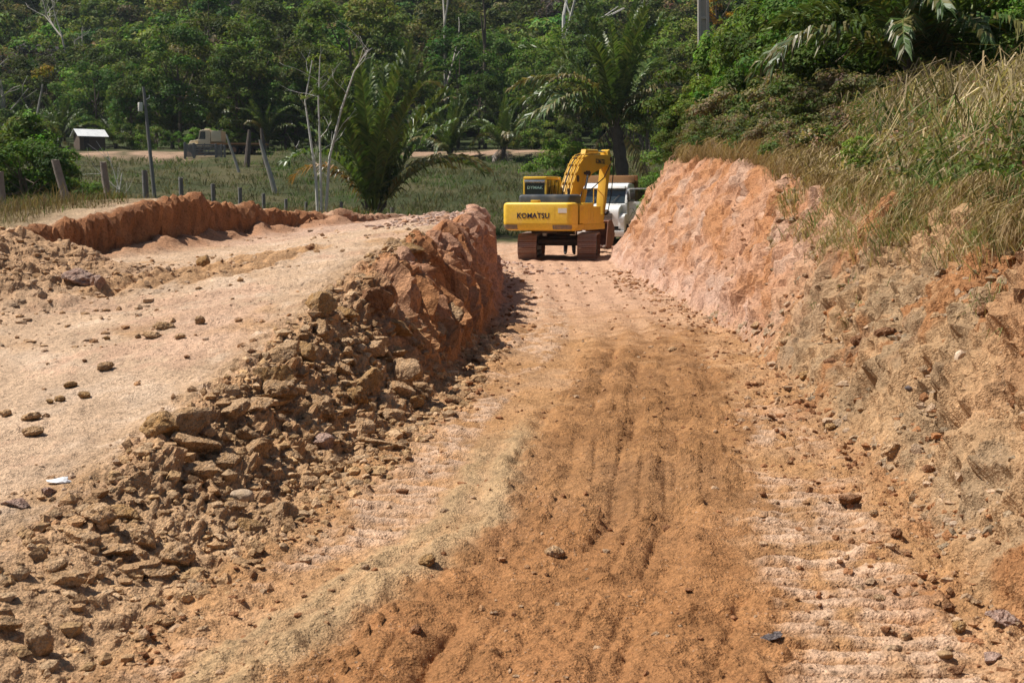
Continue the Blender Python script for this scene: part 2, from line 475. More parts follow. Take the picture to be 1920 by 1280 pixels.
def surface():
    ys = build_rows()
    us = np.concatenate([np.linspace(-.66, -.43, 44)[:-1], np.linspace(-.43, .43, 560), np.linspace(.43, .70, 56)[1:]])
    Y, U = np.meshgrid(ys, us, indexing='ij')
    X = U * (Y + 1.2)
    Z = base_h(X, Y)
    # base normals
    Pn = np.stack([X, Y, Z], -1)
    du = np.gradient(Pn, axis=1); dv = np.gradient(Pn, axis=0)
    nrm = np.cross(du, dv); nrm /= np.linalg.norm(nrm, axis=-1, keepdims=True)
    fl, fr = foot_left(Y), foot_right(Y)
    w = crest_w(Y); cx = fl - w; ch = crest_h(Y)
    xt, zt = right_top(Y)
    inroad = (X >= fl) & (X <= fr)
    road_in = sstep(0, .5, X - fl) * sstep(0, .6, fr - X)
    D = np.zeros_like(X)
    near_lod = 1.0
    # everywhere: unevenness
    n_big = fbm(X * .7, Y * .7, 3, 20); n_mid = fbm(X * 2.6, Y * 2.6, 4, 22); n_fine = fbm(X * 11, Y * 11, 3, 24)
    D += n_mid * .028 + n_fine * .018 + .03 * clods(X / .11, Y / .12, 72, .35) * sstep(-.2, .25, n_mid)
    # --- road
    sc = X - strip_c(Y); sw = strip_w(Y)
    wob = .08 * perlin(Y * .7, X * .3, 30)
    dark = sstep(1.16, .86, np.abs(sc + .30 * n_mid + .25 * n_big + .12 * n_fine) / sw + .25 * fbm(X * 5, Y * 3, 3, 45)) * (1 - sstep(16, 25, Y + 7 * n_mid + 4 * n_big)) * road_in
    rph = (sc + wob + .09 * fbm(X * 1.1, Y * .35, 3, 39)) * 2 * np.pi / (.46)
    ruts = (.75 * np.sin(rph) - 2.0 * (1 - np.abs(np.sin(rph * .5 + .6))) ** 3 * sstep(-.2, .2, fbm(X * 1.6, Y * .4, 2, 46)) - 1.3 * (1 - np.abs(np.sin(rph * 1.13 + 2.0))) ** 3 * sstep(-.1, .2, fbm(X * 1.3, Y * .5, 2, 47)) + .8 * n_mid) * .022 * np.clip(.45 + 1.4 * (fbm(X * .9, Y * .45, 3, 31) + .2), 0, 1.4)
    lugs = np.maximum(0, np.sin((Y + sc * .5) * 2 * np.pi / .21 + 3 * n_mid)) * (np.sin((sc + wob) * 2 * np.pi / .36) > -.1) * .05 * sstep(-.05, .22, fbm(X * .9, Y * .5, 2, 33))
    D += dark * (ruts + lugs + .045 * clods(X / .16, Y / .17, 3, .45) + .018 * clods(X / .08, Y / .08, 7, .5) + .045 * clods(X / .32, Y / .36, 70, .22) + .02)
    # wheel ruts running on beyond
    far_r = np.sin((X - np.interp(Y, [10, 20, 30, 47], [.9, 1.7, 1.9, 1.9]) + wob) * 2 * np.pi / .62) * .034 * sstep(13, 18, Y) * road_in
    D += far_r * (0.5 + np.clip(fbm(X * .8, Y * .3, 2, 35), -.4, 1))
    # crawler cleat prints
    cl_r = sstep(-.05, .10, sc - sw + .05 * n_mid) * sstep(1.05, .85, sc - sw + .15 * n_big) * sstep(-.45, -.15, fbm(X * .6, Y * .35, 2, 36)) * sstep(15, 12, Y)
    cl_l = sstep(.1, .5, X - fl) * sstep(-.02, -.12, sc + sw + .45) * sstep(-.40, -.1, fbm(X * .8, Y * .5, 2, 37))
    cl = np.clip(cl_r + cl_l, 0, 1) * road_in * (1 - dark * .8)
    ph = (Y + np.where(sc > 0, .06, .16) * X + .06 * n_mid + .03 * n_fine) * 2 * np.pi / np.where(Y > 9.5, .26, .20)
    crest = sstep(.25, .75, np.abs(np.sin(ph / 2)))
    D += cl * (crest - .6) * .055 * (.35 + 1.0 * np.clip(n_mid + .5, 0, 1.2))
    # pale sandy windrow between strip and rubble
    wr = bump(sc + sw + .14 + .12 * n_mid, 0, .13) * sstep(3, 6, Y) * (1 - sstep(11, 13.5, Y)) * road_in
    D += wr * .06
    wr2 = bump(sc + sw + .40 + .1 * n_mid, 0, .10) * (1 - sstep(10, 12.5, Y)) * road_in
    D += wr2 * .035 + .03 * clods(X / .22, Y / .22, 8, .25) * road_in * (wr + wr2 + .15)
    # debris by both feet
    edge_l = bump(X - fl, .05, .45); edge_r = bump(X - fr, -.05, .6)
    D += (edge_l * sstep(40, 36, Y) * .09 + edge_r * .09) * clods(X / .24, Y / .24, 9, .75)
    D += (edge_l * .05 + edge_r * .05) * clods(X / .09, Y / .09, 10, .8)
    D += bump(X - fl, .25, .35) * sstep(14, 17, Y) * sstep(24, 21, Y) * .20 * clods(X / .4, Y / .4, 12, .8)
    # --- left rubble slope
    t = np.clip((fl - X) / w, 0, 1.0)
    rub = sstep(0, .15, t) * sstep(1.55, 1.05, (fl - X) / w + .15 * n_mid) * sstep(5, 6.5, Y + 2) * (1 - sstep(38, 41, Y))
    rub_near = rub * (1 - sstep(14, 18, Y)); rub_far = rub - rub_near
    S = X - Z * .7
    cl1 = clods(S / .42, Y / .48, 1, .7); cl2 = clods(S / .19 + .1 * n_mid, Y / .21, 2, .8); cl3 = clods(S / .085, Y / .095, 4, .85)
    D += rub_near * sstep(5.5, 9.5, Y + n_big) * (.16 * cl1 * sstep(-.1, .25, n_mid) + .10 * cl2 + .075 * cl3 + .03 * n_fine - .07)
    # scraped steep face: grooves running down and towards the camera
    gx = Y + .55 * (ch - Z); 
    groove = ridged(gx * 1.15, Z * .35 + 3, 3, 50)
    g2 = ridged(gx * 3.2, Z * .5 + 1, 2, 52)
    face = sstep(.1, .3, t) * sstep(1.05, .85, t) * sstep(13, 17, Y) * (1 - sstep(38, 40, Y))
    D += face * (.40 * (groove - .35) + .20 * (g2 - .3) + .10 * clods(gx / .28, Z / .34, 13, .7) + .05 * clods(gx / .12, Z / .14, 73, .7))
    wx0 = wall_x(Y); pw_ = sstep(-.45, -.12, X - wx0) * sstep(.4, .1, X - wx0) * sstep(20, 23, Y) * (1 - sstep(40, 44, Y))
    lip = bump((fl - X) / w, 1.0, .28) * sstep(13, 16, Y) * (1 - sstep(38, 40, Y))
    D += lip * (.08 * clods(X / .5, Y / .55, 14, .5) + .10 * clods(X / .2, Y / .22, 15, .6) + .06 * clods(X / .09, Y / .1, 151, .7) - .03)
    D += (face + pw_) * (.13 * (ridged(gx * 2.4 + .8 * n_mid, Z * 1.1, 4, 156) - .35) + .07 * fbm(gx * 3.5, Z * 4, 4, 152, .65) + .06 * clods(gx / .17, Z / .13, 153, .5) - .06 * clods(gx / .25, Z / .2, 154, .4))
    # far debris beyond the bench end
    deb = sstep(36, 39, Y) * (1 - sstep(44, 50, Y)) * sstep(fl * 0 + .2, -.4, X - fl) * sstep(-9, -6, X)
    D += deb * (.34 * clods(X / .9, Y / 1.1, 16, .7) + .14 * clods(X / .35, Y / .4, 17, .8))
    D += sstep(40, 42, Y) * (1 - sstep(46, 50, Y)) * bump(X - fl, -.3, .9) * .45 * (.6 + n_big)
    # --- bench top
    top = (X < cx) & (Y < 45)
    topw = sstep(0.1, .7, cx - X) * (1 - sstep(40, 44, Y)) * (X > wall_x(Y))
    patch = sstep(.12, .42, fbm(X * .55, Y * .4, 3, 60))
    D += topw * (patch * (.03 * clods(X / .3, Y / .34, 18, .25) + .02 * clods(X / .1, Y / .11, 19, .5)) + .012 * n_big)
    # dozer ridges on the bench
    rc = (X + 4.15) - (Y - 19.4) * .15 + .05 * n_mid
    rl = Y - 19.4
    rid = sstep(1.0, .85, np.abs(rc) + .2 * n_mid) * sstep(3.2, 2.4, np.abs(rl) + .8 * rc + .5 * n_mid) * topw
    D += rid * (.05 * np.sin(rc * 2 * np.pi / .45 + .5 * n_mid) + .01)
    # spoil pile clods
    pm = np.clip(np.exp(-(((X + 7.7) / 2.6) ** 2 + ((Y - 17.6) / 3.9) ** 2) ** 1.6) * 1.3, 0, 1) * (X > wall_x(Y) + .1)
    D += pm * (.20 * clods(X / .5, Y / .55, 23, .5) + .10 * clods(X / .2, Y / .22, 25, .75) + .04 * clods(X / .09, Y / .09, 26, .8))
    # pit wall ribs
    wx = wall_x(Y)
    pw = sstep(-.5, -.12, X - wx) * sstep(.5, .1, X - wx) * sstep(20, 23, Y) * (1 - sstep(40, 44, Y))
    yw = Y + .5 * fbm(Y * .5, X * .3, 2, 66)
    D += pw * (.20 * fbm(yw * .55, Z * .2, 3, 62) + .10 * (ridged(yw * 2.3, Z * .3, 3, 67) - .4) + .06 * fbm(Y * 6, Z * 2.5, 3, 63))
    D += bump(X - wx, -.28, .22) * sstep(20, 23, Y) * (1 - sstep(42, 46, Y)) * (.05 * fbm(X * 2, Y * 1.6, 3, 64) + .05 * clods(X / .15, Y / .17, 65, .4))
    upz = sstep(-.1, -.6, X - wx) * sstep(20, 23, Y)
    # --- right bank
    rr = sstep(0, .35, X - fr)
    tr = np.clip((X - fr) / (xt - fr), 0, 1)
    nearR = 1 - sstep(15, 21, Y)
    faceR = rr * sstep(.25, -.1, X - xt)
    SR = X + Z * .7
    gR = Y - .75 * Z
    gRw = gR + .9 * fbm(Y * .35, Z * .5, 3, 57)
    D += faceR * (1 - nearR) * (.30 * fbm(gRw * .45, Z * .35, 3, 54) + .14 * (ridged(gRw * 1.3, Z * .5, 3, 55) - .3) - .26 * clods(gRw / .5, Z / .36, 27, .4) - .16 * clods(gRw / .22, Z / .18, 74, .4) + sstep(1.0, .7, tr) * (.15 * clods(gRw / .7, Z / .5, 75, .45) + .11 * clods(gRw / .24, Z / .2, 76, .5) + .06 * clods(gRw / .11, Z / .1, 79, .5)) + .05 * n_mid + .10 * fbm(gRw * 1.6, Z * 2.2, 3, 78) + .07 * fbm(gRw * 4.5, Z * 5, 4, 155, .65) + .13 * (ridged(gRw * 1.9, Z * 1.0, 4, 157) - .35))
    D += rr * nearR * sstep(1.6, .3, X - xt) * (.28 * fbm(SR * 1.1, Y * .9, 5, 56) + .26 * clods(SR / .7, Y / .8, 28, .45) + .18 * clods(SR / .28, Y / .3, 29, .55)
          + .10 * clods(SR / .11, Y / .12, 32, .6) - .26 * clods(SR / .42, Y / .4, 34, .28) - .12 * clods(SR / .16, Y / .15, 77, .3))
    D += rr * sstep(0, .6, X - xt) * (.10 * n_big + .05 * clods(X / .3, Y / .3, 35, .4))
    D += bump(X - xt, -.05, .30) * (.12 * fbm(SR * 1.2, Y * .9, 3, 38) + .06 * clods(SR / .2, Y / .23, 39, .5)) * (X > fr)
    fadeD = 1 - sstep(56, 64, Y) * .8
    D *= fadeD
    V = Pn + nrm * D[..., None]

    # ---------------------------------------------------------------- soil colours (what the soil itself is)
    n_c = fbm(X * .35, Y * .3, 4, 80); n_c2 = fbm(X * 1.3, Y * 1.1, 4, 81); n_c3 = fbm(X * 4, Y * 3.5, 3, 82)
    cream = C(.56, .40, .285); pinkc = C(.56, .36, .26); tan = C(.40, .255, .145); orange = C(.46, .245, .115); rust = C(.31, .125, .05)
    damp = C(.255, .125, .053); damp2 = C(.335, .172, .076); sand = C(.45, .315, .185); grey = C(.34, .255, .175); pale = C(.58, .43, .33)
    one = np.ones(X.shape + (1,))
    # road
    col = mixc(C(.435, .245, .12) * one, C(.50, .31, .185), sstep(-.2, .3, n_c + .6 * n_c2))
    col = mixc(col, C(.50, .275, .13) * one, sstep(-.1, .35, n_c2) * .75 * sstep(34, 20, Y))
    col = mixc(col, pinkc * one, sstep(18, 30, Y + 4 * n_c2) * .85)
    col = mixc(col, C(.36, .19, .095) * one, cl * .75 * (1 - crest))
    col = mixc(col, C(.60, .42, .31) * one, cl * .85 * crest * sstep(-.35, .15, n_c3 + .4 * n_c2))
    dmp = mixc(damp * one, damp2, sstep(-.2, .3, n_c2 + .5 * n_c3))
    dmp = mixc(dmp, rust * one, sstep(.0, .35, n_c + .4 * n_c2) * .5 * sstep(9.5, 7, Y))
    col = mixc(col, dmp, np.clip(dark * 1.15, 0, 1) * .78)
    col = mixc(col, C(.375, .178, .076) * one, sstep(9.5, 6.8, Y + 1.2 * n_c2) * sstep(-1.15, -.7, sc / sw + .35 * n_c2) * sstep(1.3, .9, sc / sw + .2 * n_c3) * .6 * road_in)
    col = mixc(col, sand * one, np.clip(wr * 1.1 + wr2, 0, 1) * .85)
    col = mixc(col, rust * one, edge_r * sstep(-.1, .3, n_c2) * .5 * sstep(18, 12, Y))
    # left slope
    cl_l0 = mixc(C(.51, .325, .18) * one, C(.45, .305, .18), sstep(-.15, .25, n_c2))
    cl_l0 = mixc(cl_l0, C(.49, .335, .205) * one, sstep(10, 7.5, Y + n_c2) * .8)
    cl_l0 = mixc(cl_l0, C(.44, .30, .185) * one, sstep(.1, .4, n_c3) * .7)
    cf = mixc(C(.42, .20, .095) * one, C(.50, .30, .215), sstep(-.15, .25, n_c2 + .3 * sstep(20, 30, Y)))
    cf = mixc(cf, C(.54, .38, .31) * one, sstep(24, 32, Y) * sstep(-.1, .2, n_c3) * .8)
    slope = mixc(cl_l0, cf, sstep(13.5, 17, Y + n_c2 * 2))
    slope = mixc(slope, C(.47, .25, .115) * one, bump(X - fl, 0, .6) * sstep(13, 16, Y) * sstep(27, 22, Y) * .85)
    # bench top
    ct = mixc(cream * one, C(.60, .45, .34), sstep(-.1, .3, n_c2))
    ct = mixc(ct, pinkc * one, sstep(.05, .35, n_c + .4 * n_c3) * .7)
    ct = mixc(ct, C(.47, .275, .14) * one, np.clip(patch * .75 * sstep(-.2, .2, n_c2) + rid * .85, 0, 1))
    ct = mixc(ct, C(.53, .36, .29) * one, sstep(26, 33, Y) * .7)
    ct = mixc(ct, tan * one, bump(cx - X, 0, .55) * sstep(-.2, .15, n_c3 + .2) * .8 * sstep(30, 22, Y))
    ct = mixc(ct, C(.48, .30, .175) * one, pm * .9)
    kt = sstep(.85, 1.25, (fl - X) / w + .25 * n_c2)
    lcol = slope * (1 - kt[..., None]) + ct * kt[..., None]
    # pit wall and upper ground
    lcol = mixc(lcol, mixc(C(.37, .165, .075) * one, C(.27, .115, .055), sstep(-.2, .3, fbm(Y * 2, Z * .6, 3, 83))), np.clip(pw * 1.4, 0, 1) * sstep(.35, .05, X - wx))
    lcol = mixc(lcol, C(.40, .20, .105) * one, bump(X - wx, .45, .55) * sstep(22, 25, Y) * (1 - sstep(38, 41, Y)) * .8)
    upc = mixc(C(.44, .32, .22) * one, C(.20, .155, .085), sstep(.5, 1.8, wx - X + .8 * n_c2))
    lcol = mixc(lcol, upc, upz)
    lcol = mixc(lcol, C(.42, .25, .17) * one, deb * .8)
    # right bank
    gc = gRw + .5 * n_c2
    rface = mixc(C(.50, .285, .185) * one, C(.45, .225, .115), sstep(-.1, .25, fbm(gc * .6, Z * .9, 4, 84)))
    rface = mixc(rface, C(.55, .39, .315) * one, sstep(.02, .3, fbm(gc * .7 + 3, Z * 1.0, 4, 85)) * .65)
    rface = mixc(rface, C(.40, .17, .08) * one, sstep(.5, 1.0, tr) * sstep(-.1, .3, n_c2) * .6)
    rface = mixc(rface, C(.55, .38, .32) * one, sstep(.35, .0, tr) * sstep(15, 22, Y) * .7)
    rnear = mixc(C(.44, .285, .165) * one, C(.36, .25, .155), sstep(-.1, .3, n_c2 + .3 * n_c))
    rnear = mixc(rnear, C(.36, .165, .07) * one, sstep(.06, .22, fbm(X * .9 + 9, Y * .7, 4, 86) + .15 * n_c3) * .85)
    rnear = mixc(rnear, C(.20, .16, .115) * one, sstep(.22, .32, fbm(X * 1.5 + 4, Y * 1.2 + 7, 4, 87)) * .45)
    rnear = mixc(rnear, C(.34, .135, .055) * one, sstep(11, 8, Y) * sstep(.3, .9, X - fr + .6 * n_c2) * .55)
    rcol = rnear * nearR[..., None] + rface * (1 - nearR)[..., None]
    topc = mixc(C(.30, .22, .13) * one, C(.16, .13, .06), sstep(-.2, .3, n_c2))
    rcol = mixc(rcol, topc, sstep(.1, .9, X - xt + .6 * n_c2))
    mo = bump(X, 5.6, .7) * bump(Y, 13.6, 1.3)
    rcol = mixc(rcol, C(.45, .26, .13) * one, np.clip(mo * 2, 0, 1))
    kl = sstep(.12, -.12, X - fl + .1 * n_c3)[..., None]; kr = sstep(-.15, .2, X - fr + .15 * n_c3)[..., None]
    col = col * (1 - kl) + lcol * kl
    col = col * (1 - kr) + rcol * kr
    gr = sstep(43, 47, Y + 1.5 * n_c2) * sstep(-.3, -1.5, X - fl) + sstep(47, 52, Y) * sstep(.5, 1.5, X - fr)
    gr = np.clip(gr + sstep(58, 62, Y), 0, 1)
    col = mixc(col, mixc(C(.055, .065, .024) * one, C(.12, .10, .05), sstep(-.1, .3, n_c2)), gr)
    col = col * np.where(((X < fl) & ((fl - X) / w < 1.2))[..., None], np.array((1.04, .95, .86)), np.array((1.03, .985, .90)))
    zone = np.where(X < fl, 0, np.where(X > fr, 2, 1))
    return ys, us, V, col, zone

soil_material('soil')
ROWS, UCOL, SURF, SCOL, ZONE = surface()

def ground_z(x, y):
    """height of the built surface (bilinear look-up; far ground beyond the grid)"""
    x = np.asarray(x, float); y = np.asarray(y, float)
    u = x / (y + 1.2)
    ri = np.clip(np.interp(y, ROWS, np.arange(len(ROWS))), 0, len(ROWS) - 1.001)
    ci = np.clip(np.interp(u, UCOL, np.arange(len(UCOL))), 0, len(UCOL) - 1.001)
    r0 = ri.astype(int); c0 = ci.astype(int); fr_ = ri - r0; fc = ci - c0
    Zs = SURF[..., 2]
    z = (Zs[r0, c0] * (1 - fr_) * (1 - fc) + Zs[r0 + 1, c0] * fr_ * (1 - fc) + Zs[r0, c0 + 1] * (1 - fr_) * fc + Zs[r0 + 1, c0 + 1] * fr_ * fc)
    inside = (y <= ROWS[-1]) & (u > UCOL[0]) & (u < UCOL[-1])
    return np.where(inside, z, base_h(x, np.maximum(y, 3)) if np.any(y < 66) else far_h(x, y))

def hit(px, py, dmin=4.0, dmax=60.0):
    """first place where the line of sight through a pixel meets the ground"""
    v = ray(px, py); ds = np.geomspace(dmin, dmax, 1400)
    xs = v[0] / v[1] * ds; zs = CAM_H + v[2] / v[1] * ds
    below = np.nonzero(ground_z(xs, ds) >= zs)[0]
    i = below[0] if len(below) else len(ds) - 1
    return Vector((xs[i], ds[i], float(ground_z(xs[i], ds[i]))))

def build_near_ground():
    nr, nc = SURF.shape[:2]
    idx = np.arange(nr * nc).reshape(nr, nc)
    q = np.stack([idx[:-1, :-1], idx[:-1, 1:], idx[1:, 1:], idx[1:, :-1]], -1).reshape(-1, 4)
    zq = ZONE[:-1, :-1].ravel()
    V = SURF.reshape(-1, 3); Cc = SCOL.reshape(-1, 3)
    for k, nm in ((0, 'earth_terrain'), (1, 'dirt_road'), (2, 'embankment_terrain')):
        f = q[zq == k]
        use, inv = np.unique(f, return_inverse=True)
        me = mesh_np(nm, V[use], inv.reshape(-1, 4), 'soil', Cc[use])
        if k != 1:      # broken earth on the steep faces keeps hard facets
            a, b, c, d = (V[f[:, i]] for i in range(4))
            nn = np.cross(c - a, d - b); nn /= np.linalg.norm(nn, axis=1, keepdims=True) + 1e-12
            me.polygons.foreach_set('use_smooth', nn[:, 2] > .80)
        link(nm, me, kind='structure')
build_near_ground()

def build_far_ground():
    ys = np.concatenate([np.linspace(65.3, 160, 130), np.geomspace(163, 900, 70)])
    us = np.linspace(-.75, .75, 170)
    Y, U = np.meshgrid(ys, us, indexing='ij'); X = U * (Y + 1.2)
    Z = far_h(X, Y) + .10 * fbm(X * .5, Y * .5, 3, 91)
    Z[0] = base_h(X[0], Y[0]) - .02
    n1 = fbm(X * .12, Y * .08, 4, 92); n2 = fbm(X * .5, Y * .35, 3, 93)
    one = np.ones(X.shape + (1,))
    col = mixc(C(.050, .060, .022) * one, C(.095, .085, .038), sstep(-.15, .3, n1 + .5 * n2))
    col = mixc(col, C(.045, .06, .02) * one, sstep(140, 160, Y))
    px = 960 + X / Y * F_PX
    rd = (bump(Y, 128.5 + 2 * n1, 2.3) * (sstep(100, 130, px) * sstep(440, 350, px) + sstep(740, 790, px) * sstep(1080, 990, px)))
    col = mixc(col, C(.40, .26, .175) * one, np.clip(rd * 1.6, 0, 1) * sstep(-.5, .1, n2))
    # the cut in front of the far track
    Z -= .9 * bump(Y, 123, 2.0) * sstep(150, 200, px) * sstep(400, 340, px)
    idx = np.arange(X.size).reshape(X.shape)
    q = np.stack([idx[:-1, :-1], idx[:-1, 1:], idx[1:, 1:], idx[1:, :-1]], -1).reshape(-1, 4)
    link('ground', mesh_np('ground', np.stack([X, Y, Z], -1).reshape(-1, 3), q, 'soil', col.reshape(-1, 3)), kind='structure')
build_far_ground()
# ------------------------------------------------------------------ machine materials
DUST = (0.42, 0.25, 0.14)
plain('yellow_paint', (0.86, 0.54, 0.045), 0.48, dirt=0.5, dirt_col=(0.56, 0.34, 0.11), scale=1.9)
plain('yellow_worn', (0.82, 0.50, 0.035), 0.5, dirt=0.6, dirt_col=(0.45, 0.24, 0.07), scale=2.2)
plain('boom_paint', (0.80, 0.46, 0.03), 0.45, dirt=0.4, dirt_col=(0.42, 0.20, 0.05), scale=1.8)
plain('dark_grey', (0.055, 0.062, 0.068), 0.38, dirt=0.4, dirt_col=(0.16, 0.13, 0.10), scale=2.0)
plain('scuffed_grey', (0.20, 0.17, 0.14), 0.6, dirt=0.8, dirt_col=(0.36, 0.22, 0.08), scale=6.0)
plain('black_rubber', (0.018, 0.017, 0.016), 0.75, dirt=0.5, dirt_col=(0.14, 0.09, 0.06), scale=4.0)
plain('hose', (0.02, 0.018, 0.016), 0.6, dirt=0.4, dirt_col=(0.2, 0.12, 0.05), scale=6.0)
plain('hose_yellow', (0.62, 0.34, 0.03), 0.6, dirt=0.5, dirt_col=(0.3, 0.16, 0.05), scale=6.0)
plain('track_steel', (0.20, 0.105, 0.075), 0.7, metal=0.25, dirt=0.8, dirt_col=(0.34, 0.17, 0.105), scale=5.0, bumpy=0.3)
plain('grouser_steel', (0.42, 0.33, 0.28), 0.45, metal=0.5, dirt=0.6, dirt_col=(0.34, 0.17, 0.1), scale=7.0)
plain('dark_steel', (0.05, 0.042, 0.036), 0.6, metal=0.3, dirt=0.6, dirt_col=(0.16, 0.09, 0.06), scale=4.0)
plain('chrome', (0.62, 0.62, 0.62), 0.22, metal=0.9, scale=4.0)
plain('navy', (0.012, 0.016, 0.05), 0.5, scale=8.0)
plain('mint', (0.50, 0.74, 0.58), 0.5, scale=8.0)
plain('white_plate', (0.74, 0.70, 0.60), 0.5, dirt=0.3, scale=9.0)
plain('dark_glass', (0.012, 0.020, 0.018), 0.08, spec=0.6, scale=2.0)
plain('window_glass', (0.035, 0.050, 0.055), 0.06, spec=0.8, scale=2.0)
plain('white_paint', (0.80, 0.80, 0.77), 0.38, dirt=0.42, dirt_col=(0.50, 0.36, 0.25), scale=1.8)
plain('cream_paint', (0.66, 0.55, 0.36), 0.6, dirt=0.5, dirt_col=(0.4, 0.27, 0.15), scale=1.6)
plain('rust_orange', (0.42, 0.215, 0.085), 0.7, dirt=0.75, dirt_col=(0.23, 0.10, 0.045), scale=1.3)
plain('rust_brown', (0.20, 0.10, 0.06), 0.8, dirt=0.7, dirt_col=(0.32, 0.17, 0.09), scale=2.0)
plain('head_lamp', (0.6, 0.6, 0.58), 0.12, spec=0.8, scale=5.0)

_fonts = {}
def text_mesh(name, s, size, depth, mat, bold=0.0, spacing=1.0):
    cu = bpy.data.curves.new(name, 'FONT'); cu.body = s; cu.size = size; cu.extrude = depth
    cu.offset = bold; cu.align_x = 'CENTER'; cu.align_y = 'CENTER'; cu.space_character = spacing; cu.resolution_u = 3
    tmp = bpy.data.objects.new(name + '_tmp', cu); COL.objects.link(tmp)
    dg = bpy.context.evaluated_depsgraph_get(); dg.update()
    me = bpy.data.meshes.new_from_object(tmp.evaluated_get(dg)); me.name = name
    bpy.data.objects.remove(tmp); bpy.data.curves.remove(cu)
    me.materials.clear(); me.materials.append(MATS[mat])
    return me

def rrect(w0, w1, d0, d1, r_back, r_front, inset=0.0, seg=6):
    """plan outline, rear corners rounded by r_back; y=d0 is the rear"""
    w0 += inset; w1 -= inset; d0 += inset; d1 -= inset * .3
    pts = []
    for (cx, cy, r, a0) in ((w1 - r_back, d0 + r_back, r_back, -90), (w1 - r_front, d1 - r_front, r_front, 0), (w0 + r_front, d1 - r_front, r_front, 90), (w0 + r_back, d0 + r_back, r_back, 180)):
        for k in range(seg + 1):
            a = R(a0 + 90 * k / seg); pts.append((cx + r * math.cos(a), cy + r * math.sin(a)))
    return pts

